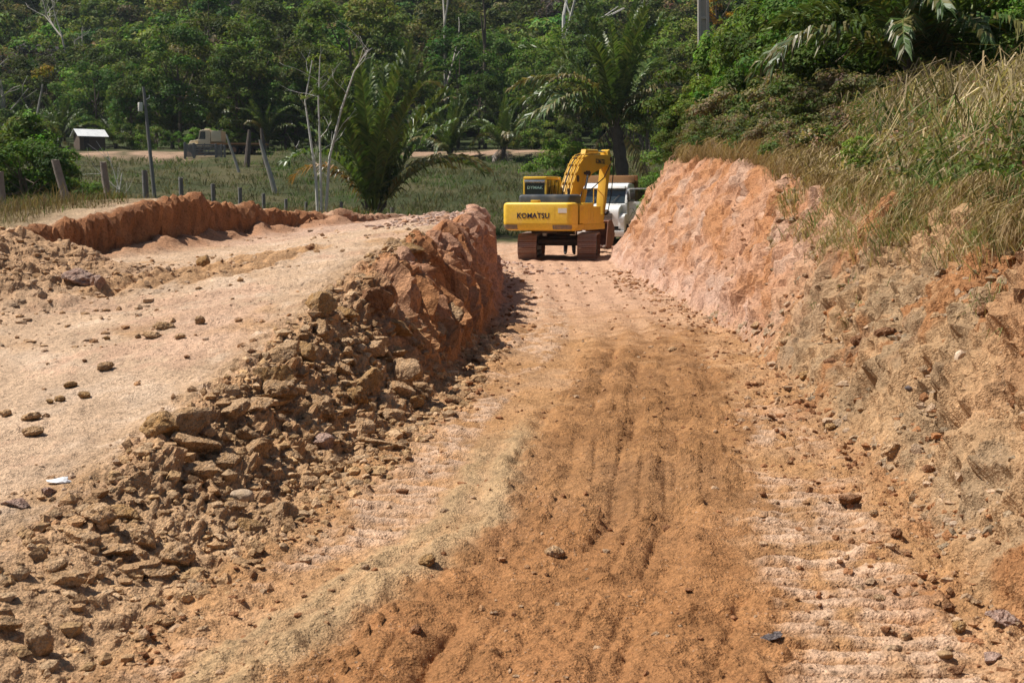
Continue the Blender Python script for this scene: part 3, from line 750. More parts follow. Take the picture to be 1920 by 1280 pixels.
def excavator():
    cx, cy = 1.86, 49.2
    g = float(ground_z(cx, cy - 1.5))
    t = empty('excavator', (cx, cy, 0.0 + g * 0.5), 'yellow tracked excavator with its boom bent over a white truck', 'excavator', rz=R(-6))
    # ---- running gear (own heading)
    L, rad, wid = 1.62, 0.45, 0.70
    per = 4 * L + 2 * math.pi * rad; n = 46; pitch = per / n
    def loop(s):
        s %= per
        if s < 2 * L: return (-L + s, 2 * rad, 0.0)
        s -= 2 * L
        if s < math.pi * rad:
            a = math.pi / 2 - s / rad; return (L + rad * math.cos(a), rad + rad * math.sin(a), -(math.pi / 2 - a))
        s -= math.pi * rad
        if s < 2 * L: return (L - s, 0.0, math.pi)
        s -= 2 * L
        a = -math.pi / 2 - s / rad; return (-L + rad * math.cos(a), rad + rad * math.sin(a), -(math.pi / 2 - a))
    sh = MB().box(-wid / 2, wid / 2, -pitch * .49, pitch * .49, -.012, .018)
    shoe_me = sh.mesh('track_shoe', 'track_steel', 0.004)
    gb = MB()
    for yy in (-.062, 0.0, .062): gb.box(-wid / 2 + .004, wid / 2 - .004, yy - .010, yy + .010, .016, .042)
    gr_me = gb.mesh('grouser', 'grouser_steel', 0.003)
    for sx in (-1, 1):
        bx = sx * 1.10
        pts = [loop(per * k / 60)[:2] for k in range(60)]
        cxm, czm = 0.0, rad
        inner = [((p[0]) * .985, czm + (p[1] - czm) * .93 ) for p in pts]
        tr = MB().prism(inner, bx - .16, bx + .16, 'x').part('track', 'dark_steel', t)
        fr = MB().box(bx - .24, bx + .24, -1.55, 1.5, .28, .62).part('track_frame', 'dark_steel', tr, .03)
        for yy in (-L, L):
            MB().cyl((bx - .2, yy, rad), (bx + .2, yy, rad), .36, 20).part('sprocket' if yy < 0 else 'idler', 'dark_steel', tr)
        for k in range(7):
            yy = -1.2 + k * .4
            MB().cyl((bx - .27, yy, .17), (bx + .27, yy, .17), .10, 12).part('roller', 'dark_steel', tr)
        for k in range(n):
            y, z, a = loop(k * pitch)
            z = z + (0.035 if z < .02 else 0.0)
            o = link('track_shoe', shoe_me, tr, loc=(bx, y, z), rot=(a, 0, 0))
            if True:
                o2 = link('grouser', gr_me, tr, loc=(bx, y, z), rot=(a, 0, 0))
    MB().box(-.80, .80, -.75, .75, .48, .86).box(-.78, .78, -1.1, -.7, .55, .74).box(-.78, .78, .7, 1.1, .55, .74).part('car_body', 'dark_steel', t, .04)
    MB().cyl((0, 0, .86), (0, 0, 1.06), .62, 28).part('swing_ring', 'dark_steel', t)
    # ---- upper body, turned towards the truck
    yaw = R(-21)
    M = Matrix.Rotation(yaw + R(6), 4, 'Z')
    def up(mb, name, mat, bevel=0.0, smooth=35, parent=t, label=None, seg=2):
        o = link(name, mb.mesh(name, mat, bevel, smooth, seg), parent, label=label)
        o.matrix_local = M
        return o
    RY = -2.72   # rear face
    up(MB().box(-1.30, 1.30, -2.2, 1.55, 1.07, 1.30), 'deck_frame', 'yellow_worn', .03)
    up(MB().box(-.5, .5, -1.9, 1.2, .98, 1.09), 'belly_plate', 'dark_steel', .02)
    prof = [(1.085, .16), (1.12, .07), (1.20, .015), (1.325, .0), (1.330, .014), (1.345, .014), (1.350, .0), (1.96, .0), (2.04, .015), (2.085, .055), (2.105, .13)]
    cw = MB().loft([[(x, y, z) for x, y in rrect(-1.34, 1.34, RY, RY + .78, .20, .03, ins)] for z, ins in prof])
    cwo = up(cw, 'counterweight', 'yellow_paint', 0, 30)
    # scuffed corners of the lower band
    for x0, x1 in ((-1.32, -.74), (.62, 1.32)):
        pr2 = [(1.125, .060), (1.20, .010), (1.30, -.004)]
        o = [[(x, y, z) for x, y in rrect(-1.34, 1.34, RY, RY + .5, .20, .03, ins)] for z, ins in pr2]
        mb = MB()
        for k in range(2):
            nn = len(o[0])
            for i in range(nn):
                j = (i + 1) % nn
                a, b = o[k][i], o[k][j]
                if a[1] < RY + .22 and b[1] < RY + .22:
                    if (x0 > 0 and max(a[0], b[0]) > .62) or (x0 < 0 and min(a[0], b[0]) < -.7):
                        c_, d_ = o[k + 1][j], o[k + 1][i]
                        def cl(p): return (min(max(p[0], x0), x1), p[1] - .004, p[2])
                        mb.add([cl(a), cl(b), cl(c_), cl(d_)], [(0, 1, 2, 3)])
        o2 = link('scuffed_band', mb.mesh('scuffed_band', 'scuffed_grey'), cwo, label='grey scuffed corner of the counterweight foot')
    # lettering on the rear
    tm = text_mesh('lettering', 'KOMATSU', 0.30, 0.004, 'navy', bold=0.006, spacing=1.06)
    xs = [v.co.x for v in tm.vertices]; sx = 1.24 / (max(xs) - min(xs))
    tl = link('lettering', tm, cwo, loc=(-.13, RY - .004, 1.62), rot=(R(90), 0, 0), scale=(sx, .88, 1))
    MB().box(.03, .055, RY - .006, RY - .001, 1.755, 1.775).part('lettering_mark', 'navy', cwo)
    MB().box(.83, 1.16, RY - .006, RY + .002, 1.73, 1.90).part('maker_plate', 'white_plate', cwo)
    MB().box(.70, .704, RY - .003, RY + .002, 1.10, 2.0).part('seam', 'yellow_worn', cwo)
    # engine hood
    up(MB().loft([[(x, y, z) for x, y in rrect(-.98, 1.06, -2.02, -.70, .12, .12, ins)] for z, ins in ((2.07, 0), (2.30, .0), (2.36, .03), (2.40, .10))]), 'engine_hood', 'dark_grey', 0, 30)
    up(MB().box(-.27, .04, -2.62, -2.36, 2.09, 2.19), 'lifting_lug', 'yellow_worn', .03)
    up(MB().box(-1.30, -.05, -1.96, -.75, 1.29, 2.05), 'engine_bay', 'yellow_paint', .03)
    up(MB().cyl((.72, -1.2, 2.3), (.72, -1.2, 2.62), .055, 12), 'exhaust_pipe', 'dark_steel')
    # right-hand side: open service bay, door ajar, tank
    up(MB().box(0.0, 1.06, -1.94, -1.26, 1.29, 2.04), 'service_bay', 'dark_steel', .01)
    up(MB().box(1.06, 1.30, -1.96, -1.90, 1.30, 2.02), 'bay_post', 'yellow_worn', .012)
    up(MB().box(-.25, .25, -.02, .02, 1.33, 2.0, Matrix.Translation((1.36, -1.35, 0)) @ Matrix.Rotation(R(68), 4, 'Z')), 'service_door', 'yellow_worn', .012)
    up(MB().box(.20, 1.30, -1.24, .10, 1.29, 2.08), 'hydraulic_tank', 'yellow_paint', .04)
    up(MB().box(.48, 1.30, .12, 1.00, 1.29, 1.96), 'fuel_tank', 'yellow_paint', .05)
    up(MB().box(.62, 1.28, 1.0, 1.48, 1.29, 1.62), 'tool_box', 'yellow_worn', .04)
    up(MB().tube([(1.27, 1.42, 1.62), (1.27, 1.42, 2.35), (1.27, .55, 2.62), (1.27, .15, 2.62), (1.27, .15, 2.05)], .02, 8), 'hand_rail', 'yellow_worn')
    for k in range(3):
        up(MB().box(1.292, 1.304, -1.14 + k * .36, -.94 + k * .36, 1.45, 1.92), 'vent_panel', 'yellow_worn', .004)
    up(MB().tube([(1.25, -1.98, 1.10), (1.25, -2.0, .93), (1.05, -2.0, .93)], .014, 6), 'step_hook', 'white_plate')
    up(MB().box(-.20, -.08, -1.5, -1.3, .86, 1.02), 'work_lamp', 'head_lamp', .02)
    # ---- cab
    cab = up(MB().box(-1.30, -.36, -.62, 1.10, 1.29, 1.78), 'cab', 'yellow_paint', .04)
    def cp(mb, name, mat, bevel=0.0, label=None):
        o = link(name, mb.mesh(name, mat, bevel, 35), cab, label=label); return o
    for x in (-1.30, -.43):
        for y in (-.62, 1.02):
            cp(MB().box(x, x + .07, y, y + .08, 1.76, 2.98), 'cab_post', 'yellow_paint', .015)
        cp(MB().box(x, x + .07, .12, .18, 1.76, 2.98), 'cab_post', 'yellow_paint', .012)
    cp(MB().box(-1.30, -.36, -.63, 1.12, 2.96, 3.08), 'cab_roof', 'yellow_paint', .05)
    cp(MB().box(-1.24, -.42, -.55, .95, 3.075, 3.12), 'roof_pad', 'dark_grey', .02)
    cp(MB().box(-1.25, -.42, -.636, -.60, 2.84, 2.95), 'roof_edge', 'chrome', .012, 'pale metal rail over the rear window')
    cp(MB().box(-1.23, -.43, -.605, -.575, 1.79, 2.83), 'rear_window', 'dark_glass')
    dm = text_mesh('lettering', 'DYMAK', 0.19, 0.003, 'mint', bold=0.002, spacing=1.05)
    xs = [v.co.x for v in dm.vertices]; sx = .62 / (max(xs) - min(xs))
    link('lettering', dm, cab, loc=(-.83, -.610, 2.66), rot=(R(90), 0, 0), scale=(sx, .8, 1))
    cp(MB().box(-.375, -.368, -.54, 1.02, 1.80, 2.95), 'side_window', 'dark_glass')
    cp(MB().box(-1.292, -1.285, -.54, 1.02, 1.80, 2.95), 'side_window', 'dark_glass')
    cp(MB().box(-1.23, -.43, 1.06, 1.07, 1.80, 2.95), 'windscreen', 'dark_glass')
    for k in range(3):
        cp(MB().tube([(-.355, -.30 + k * .45, 1.82), (-.355, -.02 + k * .45, 2.93)], .012, 6), 'guard_bar', 'yellow_worn')
    cp(MB().box(-1.02, -.62, -.1, .4, 1.3, 2.35), 'seat', 'black_rubber', .06)
    # ---- boom (goose neck), arm, bucket: side profiles in (y, z)
    bx0, bx1 = -.17, .31
    top = [(.15, 2.18), (.55, 2.74), (1.10, 3.28), (1.60, 3.66), (2.15, 3.90), (2.9, 4.00), (4.2, 4.04), (5.45, 4.06)]
    bot = [(5.62, 3.90), (5.45, 3.72), (4.2, 3.46), (3.1, 3.26), (2.55, 3.06), (2.0, 2.74), (1.35, 2.32), (.70, 1.90), (.32, 1.80), (.08, 1.95)]
    boom = up(MB().prism(top + bot, bx0, bx1, 'x'), 'boom', 'boom_paint', .02)
    bc = (bx0 + bx1) / 2
    for k, xx in enumerate((bx0 + .05, bx0 + .16, bx0 + .29, bx1 - .04)):
        pts = [(xx, y - .05 * min(1, (5.6 - y)), z + .05) for y, z in top[:6]] + [(xx, top[6][0], top[6][1] + .05)]
        link('hydraulic_hose', MB().tube(pts, .026, 8).mesh('hydraulic_hose', 'hose_yellow' if k != 1 else 'hose', 0, 40), boom)
    for (y, z) in ((.62, 2.82), (1.0, 3.19), (1.42, 3.54), (1.95, 3.83)):
        link('hose_clamp', MB().box(bx0 - .01, bx1 + .01, y - .05, y + .03, z - .02, z + .07).mesh('hose_clamp', 'boom_paint', .008), boom)
    link('boom_eye', MB().cyl((bx0 - .03, 1.12, 3.02), (bx1 + .03, 1.12, 3.02), .13, 16).mesh('boom_eye', 'dark_steel', 0, 35), boom)
    tm2 = text_mesh('lettering', 'KOMATSU', 0.30, 0.003, 'navy', bold=0.008)
    xs = [v.co.x for v in tm2.vertices]; sx = 1.25 / (max(xs) - min(xs))
    link('lettering', tm2, boom, loc=(bx1 + .004, 4.1, 3.75), rot=(R(90), 0, R(90)), scale=(sx, .9, 1))
    for xx in (bx0 - .16, bx1 + .16):
        lo, mid, hi = Vector((xx, .95, 1.62)), Vector((xx, 1.55, 2.58)), Vector((xx, 1.95, 3.24))
        cyb = up(MB().cyl(lo, mid, .095, 14), 'boom_cylinder', 'boom_paint')
        link('piston_rod', MB().cyl(mid, hi, .045, 12).mesh('piston_rod', 'chrome', 0, 35), cyb)
        link('rod_eye', MB().cyl(hi - Vector((.07, 0, 0)), hi + Vector((.07, 0, 0)), .10, 14).mesh('rod_eye', 'dark_steel', 0, 35), cyb)
    up(MB().cyl((bx0 - .26, 1.95, 3.24), (bx1 + .26, 1.95, 3.24), .055, 12), 'boom_pin', 'dark_steel')
    up(MB().box(-.30, .45, .75, 1.15, 1.29, 1.75), 'boom_bracket', 'yellow_worn', .02)
    ac = up(MB().cyl((bc, 2.75, 4.13), (bc, 4.35, 4.17), .085, 14), 'arm_cylinder', 'boom_paint')
    link('piston_rod', MB().cyl((bc, 4.35, 4.17), (bc, 5.62, 4.20), .04, 12).mesh('piston_rod', 'chrome', 0, 35), ac)
    link('cylinder_lug', MB().prism([(2.45, 3.92), (2.95, 3.96), (2.82, 4.20), (2.62, 4.20)], bc - .10, bc + .10, 'x').mesh('cylinder_lug', 'boom_paint', .01), ac)
    arm_pts = [(5.40, 4.24), (5.66, 4.30), (5.90, 4.0), (5.80, 3.5), (5.36, 2.4), (4.92, 1.36), (4.78, 1.36), (4.98, 2.4), (5.26, 3.35), (5.36, 3.8)]
    arm = up(MB().prism(arm_pts, bc - .17, bc + .17, 'x'), 'arm', 'boom_paint', .02)
    link('arm_pin', MB().cyl((bc - .30, 5.55, 3.90), (bc + .30, 5.55, 3.90), .09, 14).mesh('arm_pin', 'dark_steel', 0, 35), arm)
    bk = up(MB().cyl((bc, 5.90, 3.7), (bc, 5.62, 2.7), .08, 12), 'bucket_cylinder', 'boom_paint')
    link('piston_rod', MB().cyl((bc, 5.62, 2.7), (bc, 5.36, 1.70), .04, 12).mesh('piston_rod', 'chrome', 0, 35), bk)
    for xx in (bc - .22, bc + .22):
        up(MB().tube([(xx, 5.36, 1.70), (xx, 4.95, 1.60)], .05, 8), 'bucket_link', 'dark_steel')
    # bucket: curved shell with teeth, resting near the ground
    arc = [(5.05, 1.45), (5.55, 1.50), (5.92, 1.20), (5.98, .75), (5.72, .36), (5.20, .20), (4.78, .30)]
    arc_in = [(4.80, .36), (5.20, .27), (5.67, .42), (5.90, .77), (5.84, 1.16), (5.52, 1.42), (5.07, 1.38)]
    arc = [(y - .55, z * .92) for y, z in arc]; arc_in = [(y - .55, z * .92) for y, z in arc_in]
    bu = up(MB().prism(arc + arc_in, bc - .45, bc + .45, 'x'), 'bucket', 'track_steel', .012)
    for xx in (bc - .48, bc + .45):
        link('side_plate', MB().prism(arc, xx, xx + .03, 'x').mesh('side_plate', 'track_steel'), bu)
    for k in range(5):
        xx = bc - .40 + k * .20
        link('tooth', MB().prism([(4.31, .22), (4.31, .34), (4.01, .28)], xx - .045, xx + .045, 'x').mesh('tooth', 'grouser_steel'), bu)
    up(MB().tube([(.36, 5.4, 3.7), (.44, 4.2, 3.1), (.46, 2.9, 2.75), (.40, 1.6, 2.35)], .022, 8), 'loose_hose', 'hose')
    up(MB().tube([(.40, 5.7, 4.1), (.46, 5.5, 3.4), (.42, 5.30, 2.4), (.36, 5.00, 1.6)], .022, 8), 'loose_hose', 'hose')
    return t
excavator()

def wheel(parent, x, y, r, w, rim_mat='white_paint'):
    s = 1 if x > 0 else -1
    pts = []
    prof = [(-w / 2, r * .62), (-w / 2, r * .93), (-w * .36, r), (w * .36, r), (w / 2, r * .93), (w / 2, r * .62)]
    mb = MB(); rings = []
    for a, rr in prof + [(w * .3, r * .58), (-w * .3, r * .58)]:
        rings.append([(x + a, y + rr * math.cos(2 * math.pi * k / 24), r + rr * math.sin(2 * math.pi * k / 24)) for k in range(24)])
    rings.append(rings[0])
    mb.loft(rings, cap=False)
    ty = mb.part('wheel', 'black_rubber', parent)
    MB().cyl((x - w * .28, y, r), (x + w * .34 * s, y, r), r * .585, 20).part('rim', rim_mat, ty)
    MB().cyl((x + w * .30 * s, y, r), (x + w * .5 * s, y, r), r * .22, 12).part('hub', rim_mat, ty)

def tipper_truck():
    # local axes: the truck faces -Y; x to the picture's right is its own left side
    px, d = 1122.0, 57.3
    loc = Vector(((px - 960) / F_PX * d, d, 0)); loc.z = float(ground_z(loc.x, loc.y)) - .02
    t = empty('tipper_truck', loc, 'white tipper truck with rusty orange tipping body and its cab door open', 'truck', rz=R(-17))
    MB().box(-.45, -.33, .4, 7.4, .72, .98).box(.33, .45, .4, 7.4, .72, .98).part('chassis', 'dark_steel', t, .01)
    # hood and nose
    nose = [(-.02, .78), (-.05, 1.0), (-.04, 1.32), (.06, 1.47), (.55, 1.60), (.62, 1.60), (.62, .78)]
    hood = MB().prism(nose, -.92, .92, 'x').part('hood', 'white_paint', t, .06, seg=3)
    for k in range(5):
        MB().box(-.52, .62, -.075, -.035, 1.03 + k * .055, 1.055 + k * .055).part('grille_bar', 'dark_steel', hood)
    MB().box(-.45, .45, -.055, -.02, 1.36, 1.42).part('name_strip', 'scuffed_grey', hood)
    for s in (-1, 1):
        fe = [(-.02, .62), (-.06, .85), (-.02, 1.16), (.12, 1.26), (.9, 1.28), (1.15, .95), (1.15, .78), (.95, .78), (.85, 1.0), (.45, 1.02), (.32, .62)]
        f = MB().prism(fe, s * .90 if s > 0 else -1.18, 1.18 if s > 0 else -.90, 'x').part('fender', 'white_paint', t, .03)
        MB().cyl((s * 1.03, -.05, 1.0), (s * 1.03, -.085, 1.0), .105, 18).part('head_light', 'head_lamp', f)
    MB().box(-1.2, 1.2, -.22, -.08, .46, .72).part('bumper', 'white_paint', t, .03)
    MB().box(-1.0, 1.0, -.06, .5, .5, .80).part('radiator_block', 'dark_steel', t)
    MB().box(.45, .78, -.235, -.215, .49, .66).part('number_plate_frame', 'scuffed_grey', t)
    # cab
    cabp = [(.60, .95), (.60, 1.62), (.92, 2.48), (1.02, 2.60), (1.25, 2.66), (2.15, 2.66), (2.28, 2.58), (2.30, .95)]
    cab = MB().prism(cabp[:2] + [(.78, 1.70), (2.30, 1.70), (2.30, .95)], -1.16, 1.16, 'x').part('cab', 'white_paint', t, .03)
    MB().prism([(.86, 2.48), (.86, 2.58), (1.0, 2.74), (1.25, 2.80), (2.1, 2.78), (2.3, 2.66), (2.3, 2.48)], -1.13, 1.13, 'x').part('cab_roof', 'white_paint', cab, .06, seg=3)
    MB().prism([(.74, 2.50), (.80, 2.62), (1.0, 2.66), (1.0, 2.55)], -1.0, 1.0, 'x').part('sun_visor', 'white_paint', cab, .01)
    for x0, x1 in ((-1.15, -1.04), (1.04, 1.15), (-.03, .03)):
        MB().prism([(.60, 1.66), (.90, 2.52), (.99, 2.52), (.70, 1.66)], x0, x1, 'x').part('windscreen_post', 'white_paint', cab, .01)
    MB().prism([(.655, 1.68), (.935, 2.50), (.955, 2.50), (.675, 1.68)], -1.05, 1.05, 'x').part('windscreen', 'window_glass', cab)
    for x0, x1 in ((-1.16, -1.09), (1.09, 1.16)):
        MB().box(x0, x1, 2.12, 2.30, 1.68, 2.52).part('rear_post', 'white_paint', cab, .01)
    MB().box(-1.08, 1.08, 2.22, 2.29, 1.68, 2.50).part('rear_wall', 'white_paint', cab)
    MB().box(-1.165, -1.15, .95, 2.12, 1.72, 2.48).part('side_window', 'window_glass', cab)
    for xx in (-.5, .45):
        MB().tube([(xx, .60, 1.70), (xx + .35, .80, 2.15)], .012, 6).part('wiper', 'dark_steel', cab)
    for xx in (-.55, .55):
        MB().box(xx - .22, xx + .22, 1.55, 1.75, 1.7, 2.3).part('seat', 'rust_brown', cab, .05)
    MB().tube([(.40 + .22 * math.cos(a / 12 * 6.283), 1.22 + .06 * math.sin(a / 12 * 6.283), 1.82 + .2 * math.sin(a / 12 * 6.283)) for a in range(13)], .018, 6, cap=False).part('steering_wheel', 'black_rubber', cab)
    for s in (-1, 1):
        MB().tube([(s * 1.15, .78, 1.75), (s * 1.42, .62, 1.9), (s * 1.42, .62, 2.35), (s * 1.13, .95, 2.45)], .014, 6).part('mirror_arm', 'dark_steel', cab)
        MB().box(s * 1.42 - .11, s * 1.42 + .11, .585, .63, 1.86, 2.26).part('mirror', 'dark_steel', cab, .03)
    # open door: hinged at the front post
    D = Matrix.Translation((1.165, .86, 0)) @ Matrix.Rotation(R(-86), 4, 'Z')
    # local: y along the door from the hinge, x outward
    door = MB().box(0, .055, 0, 1.12, .98, 1.74, D).part('door', 'white_paint', t, .012, label='white cab door swung wide open')
    fr = MB().box(0, .05, 0, .07, 1.72, 2.50, D).box(0, .05, 1.05, 1.12, 1.72, 2.50, D).box(0, .05, 0.06, 1.06, 2.43, 2.50, D)
    fr.part('window_frame', 'white_paint', door, .008)
    MB().box(.06, .075, .86, 1.02, 1.60, 1.64, D).part('door_handle', 'dark_steel', door)
    MB().tube([D @ Vector((.04, .05, 1.75)), D @ Vector((.22, .0, 1.8)), D @ Vector((.22, 0, 2.3)), D @ Vector((.04, .05, 2.4))], .013, 6).part('mirror_arm', 'dark_steel', door)
    MB().box(.10, .34, -.03, .01, 1.83, 2.25, D).part('mirror', 'dark_steel', door, .03)
    MB().box(-1.15, -.9, 1.2, 1.9, .45, .75).box(.9, 1.15, 1.2, 1.9, .45, .75).part('step', 'dark_steel', t, .02)
    MB().box(-1.1, -.6, 2.5, 3.6, .55, 1.0).part('fuel_tank', 'dark_steel', t, .08)
    # tipping body
    body = MB().box(-1.22, 1.22, 2.70, 7.4, 1.12, 1.24).part('tipping_body', 'rust_orange', t, .015)
    MB().box(-1.22, 1.22, 2.62, 2.70, 1.12, 2.95).part('front_board', 'rust_orange', body, .015)
    MB().box(-1.22, 1.22, 1.75, 2.62, 2.90, 2.97).part('cab_guard', 'rust_orange', body, .02)
    MB().box(-1.24, 1.24, 1.72, 1.80, 2.86, 3.16).part('guard_lip', 'rust_orange', body, .02)
    MB().box(-1.22, 1.22, 2.56, 2.66, 2.95, 3.20).part('front_lip', 'rust_orange', body, .02)
    for s in (-1, 1):
        a, b = (1.15, 1.22) if s > 0 else (-1.22, -1.15)
        MB().box(a, b, 2.70, 7.4, 1.24, 2.55).part('side_board', 'rust_brown', body, .01)
        for k in range(7):
            MB().box(b if s > 0 else a - .06, b + .06 if s > 0 else a, 2.8 + k * .74, 2.90 + k * .74, 1.15, 2.54).part('stake', 'rust_brown', body)
        MB().box((1.14 if s > 0 else -1.30), (1.30 if s > 0 else -1.14), 2.70, 7.42, 2.55, 2.66).part('top_rail', 'rust_brown', body, .01)
    MB().box(-1.22, 1.22, 7.34, 7.42, 1.24, 2.55).part('tail_board', 'rust_brown', body)
    for x in (-1.0, 1.0): wheel(t, x, .85, .50, .28)
    for y in (4.7, 5.95):
        for x in (-1.02, -.72, .72, 1.02): wheel(t, x, y, .50, .26)
    # the cab rides high: lift its sill, keep the roof line
    def lift(o):
        for v in o.data.vertices:
            z = v.co.z; v.co.z = z * 1.16 if z < 1.7 else 1.972 + (z - 1.7) * .78
        for c in o.children: lift(c)
    for c in t.children:
        if c.name.split('.')[0] in ('hood', 'fender', 'cab', 'door'): lift(c)
    return t
tipper_truck()

def flatbed_truck():
    d = 128.0
    p = P(352, 288, d)
    z = float(far_h(p.x, d)) + .02
    t = empty('flatbed_truck', (p.x, d + 1.0, z), 'old cream flatbed truck parked on the far track behind a wooden gate', 'truck')
    # faces -X: nose at x=0, bed runs to +x, y is across
    W = 1.05
    MB().prism([(.10, .75), (.05, 1.10), (.15, 1.35), (.95, 1.48), (1.05, 1.48), (1.05, .75)], -.62, .62, 'y').part('hood', 'cream_paint', t, .06, seg=3)
    for s in (-1, 1):
        y0, y1 = (.60, 1.05) if s > 0 else (-1.05, -.60)
        MB().prism([(-.02, .70), (.0, .98), (.25, 1.14), (.75, 1.14), (1.10, .85), (1.35, .70), (1.10, .62), (.85, .92), (.35, .92), (.18, .62)], y0, y1, 'y').part('fender', 'cream_paint', t, .04)
    cab = MB().prism([(1.05, .70), (1.02, 1.50), (2.28, 1.50), (2.28, .70)], -W, W, 'y').part('cab', 'cream_paint', t, .04)
    MB().prism([(1.20, 2.24), (1.28, 2.36), (1.5, 2.42), (2.25, 2.42), (2.32, 2.24)], -W + .04, W - .04, 'y').part('cab_roof', 'cream_paint', cab, .05, seg=3)
    MB().box(1.55, 2.05, -.35, .35, 2.42, 2.58).part('roof_box', 'cream_paint', cab, .05)
    for y0, y1 in ((-W + .02, -W + .10), (W - .10, W - .02)):
        MB().prism([(1.05, 1.48), (1.22, 2.28), (1.34, 2.28), (1.18, 1.48)], y0, y1, 'y').part('front_post', 'cream_paint', cab)
        MB().box(1.80, 2.28, y0, y1, 1.48, 2.28).part('rear_quarter', 'cream_paint', cab)
    MB().box(2.20, 2.28, -W + .1, W - .1, 1.48, 2.28).part('rear_wall', 'rust_brown', cab)
    MB().prism([(1.10, 1.50), (1.26, 2.26), (1.28, 2.26), (1.12, 1.50)], -W + .1, W - .1, 'y').part('windscreen', 'dark_glass', cab)
    MB().box(1.18, 1.80, -W + .05, -W + .06, 1.50, 2.24).part('side_window', 'dark_glass', cab)
    MB().box(1.1, 2.28, -W - .012, -W - .002, .80, .83).part('door_seam', 'scuffed_grey', cab)
    MB().box(2.35, 3.35, -1.1, 1.1, 1.25, 2.32).part('tool_crate', 'cream_paint', t, .02)
    bed = MB().box(2.32, 7.6, -1.2, 1.2, .98, 1.10).part('flat_bed', 'rust_orange', t, .01)
    for k in range(6):
        MB().box(2.34, 7.62, -1.2 + k * .4, -.82 + k * .4, 1.102, 1.135).part('bed_plank', 'rust_orange', bed)
    MB().box(.6, 7.3, -.42, -.30, .62, .86).box(.6, 7.3, .30, .42, .62, .86).part('chassis', 'dark_steel', t)
    for x in (.62, 4.6, 5.9):
        for y in (-.98, .98):
            w_ = .26
            ring = []
            tw = MB().cyl((x, y - w_ / 2, .46), (x, y + w_ / 2, .46), .46, 20).part('wheel', 'black_rubber', t, .04)
            MB().cyl((x, y - w_ / 2 - .01, .46), (x, y - w_ / 2 + .02, .46), .26, 16).part('rim', 'rust_brown', tw)
    return t
flatbed_truck()

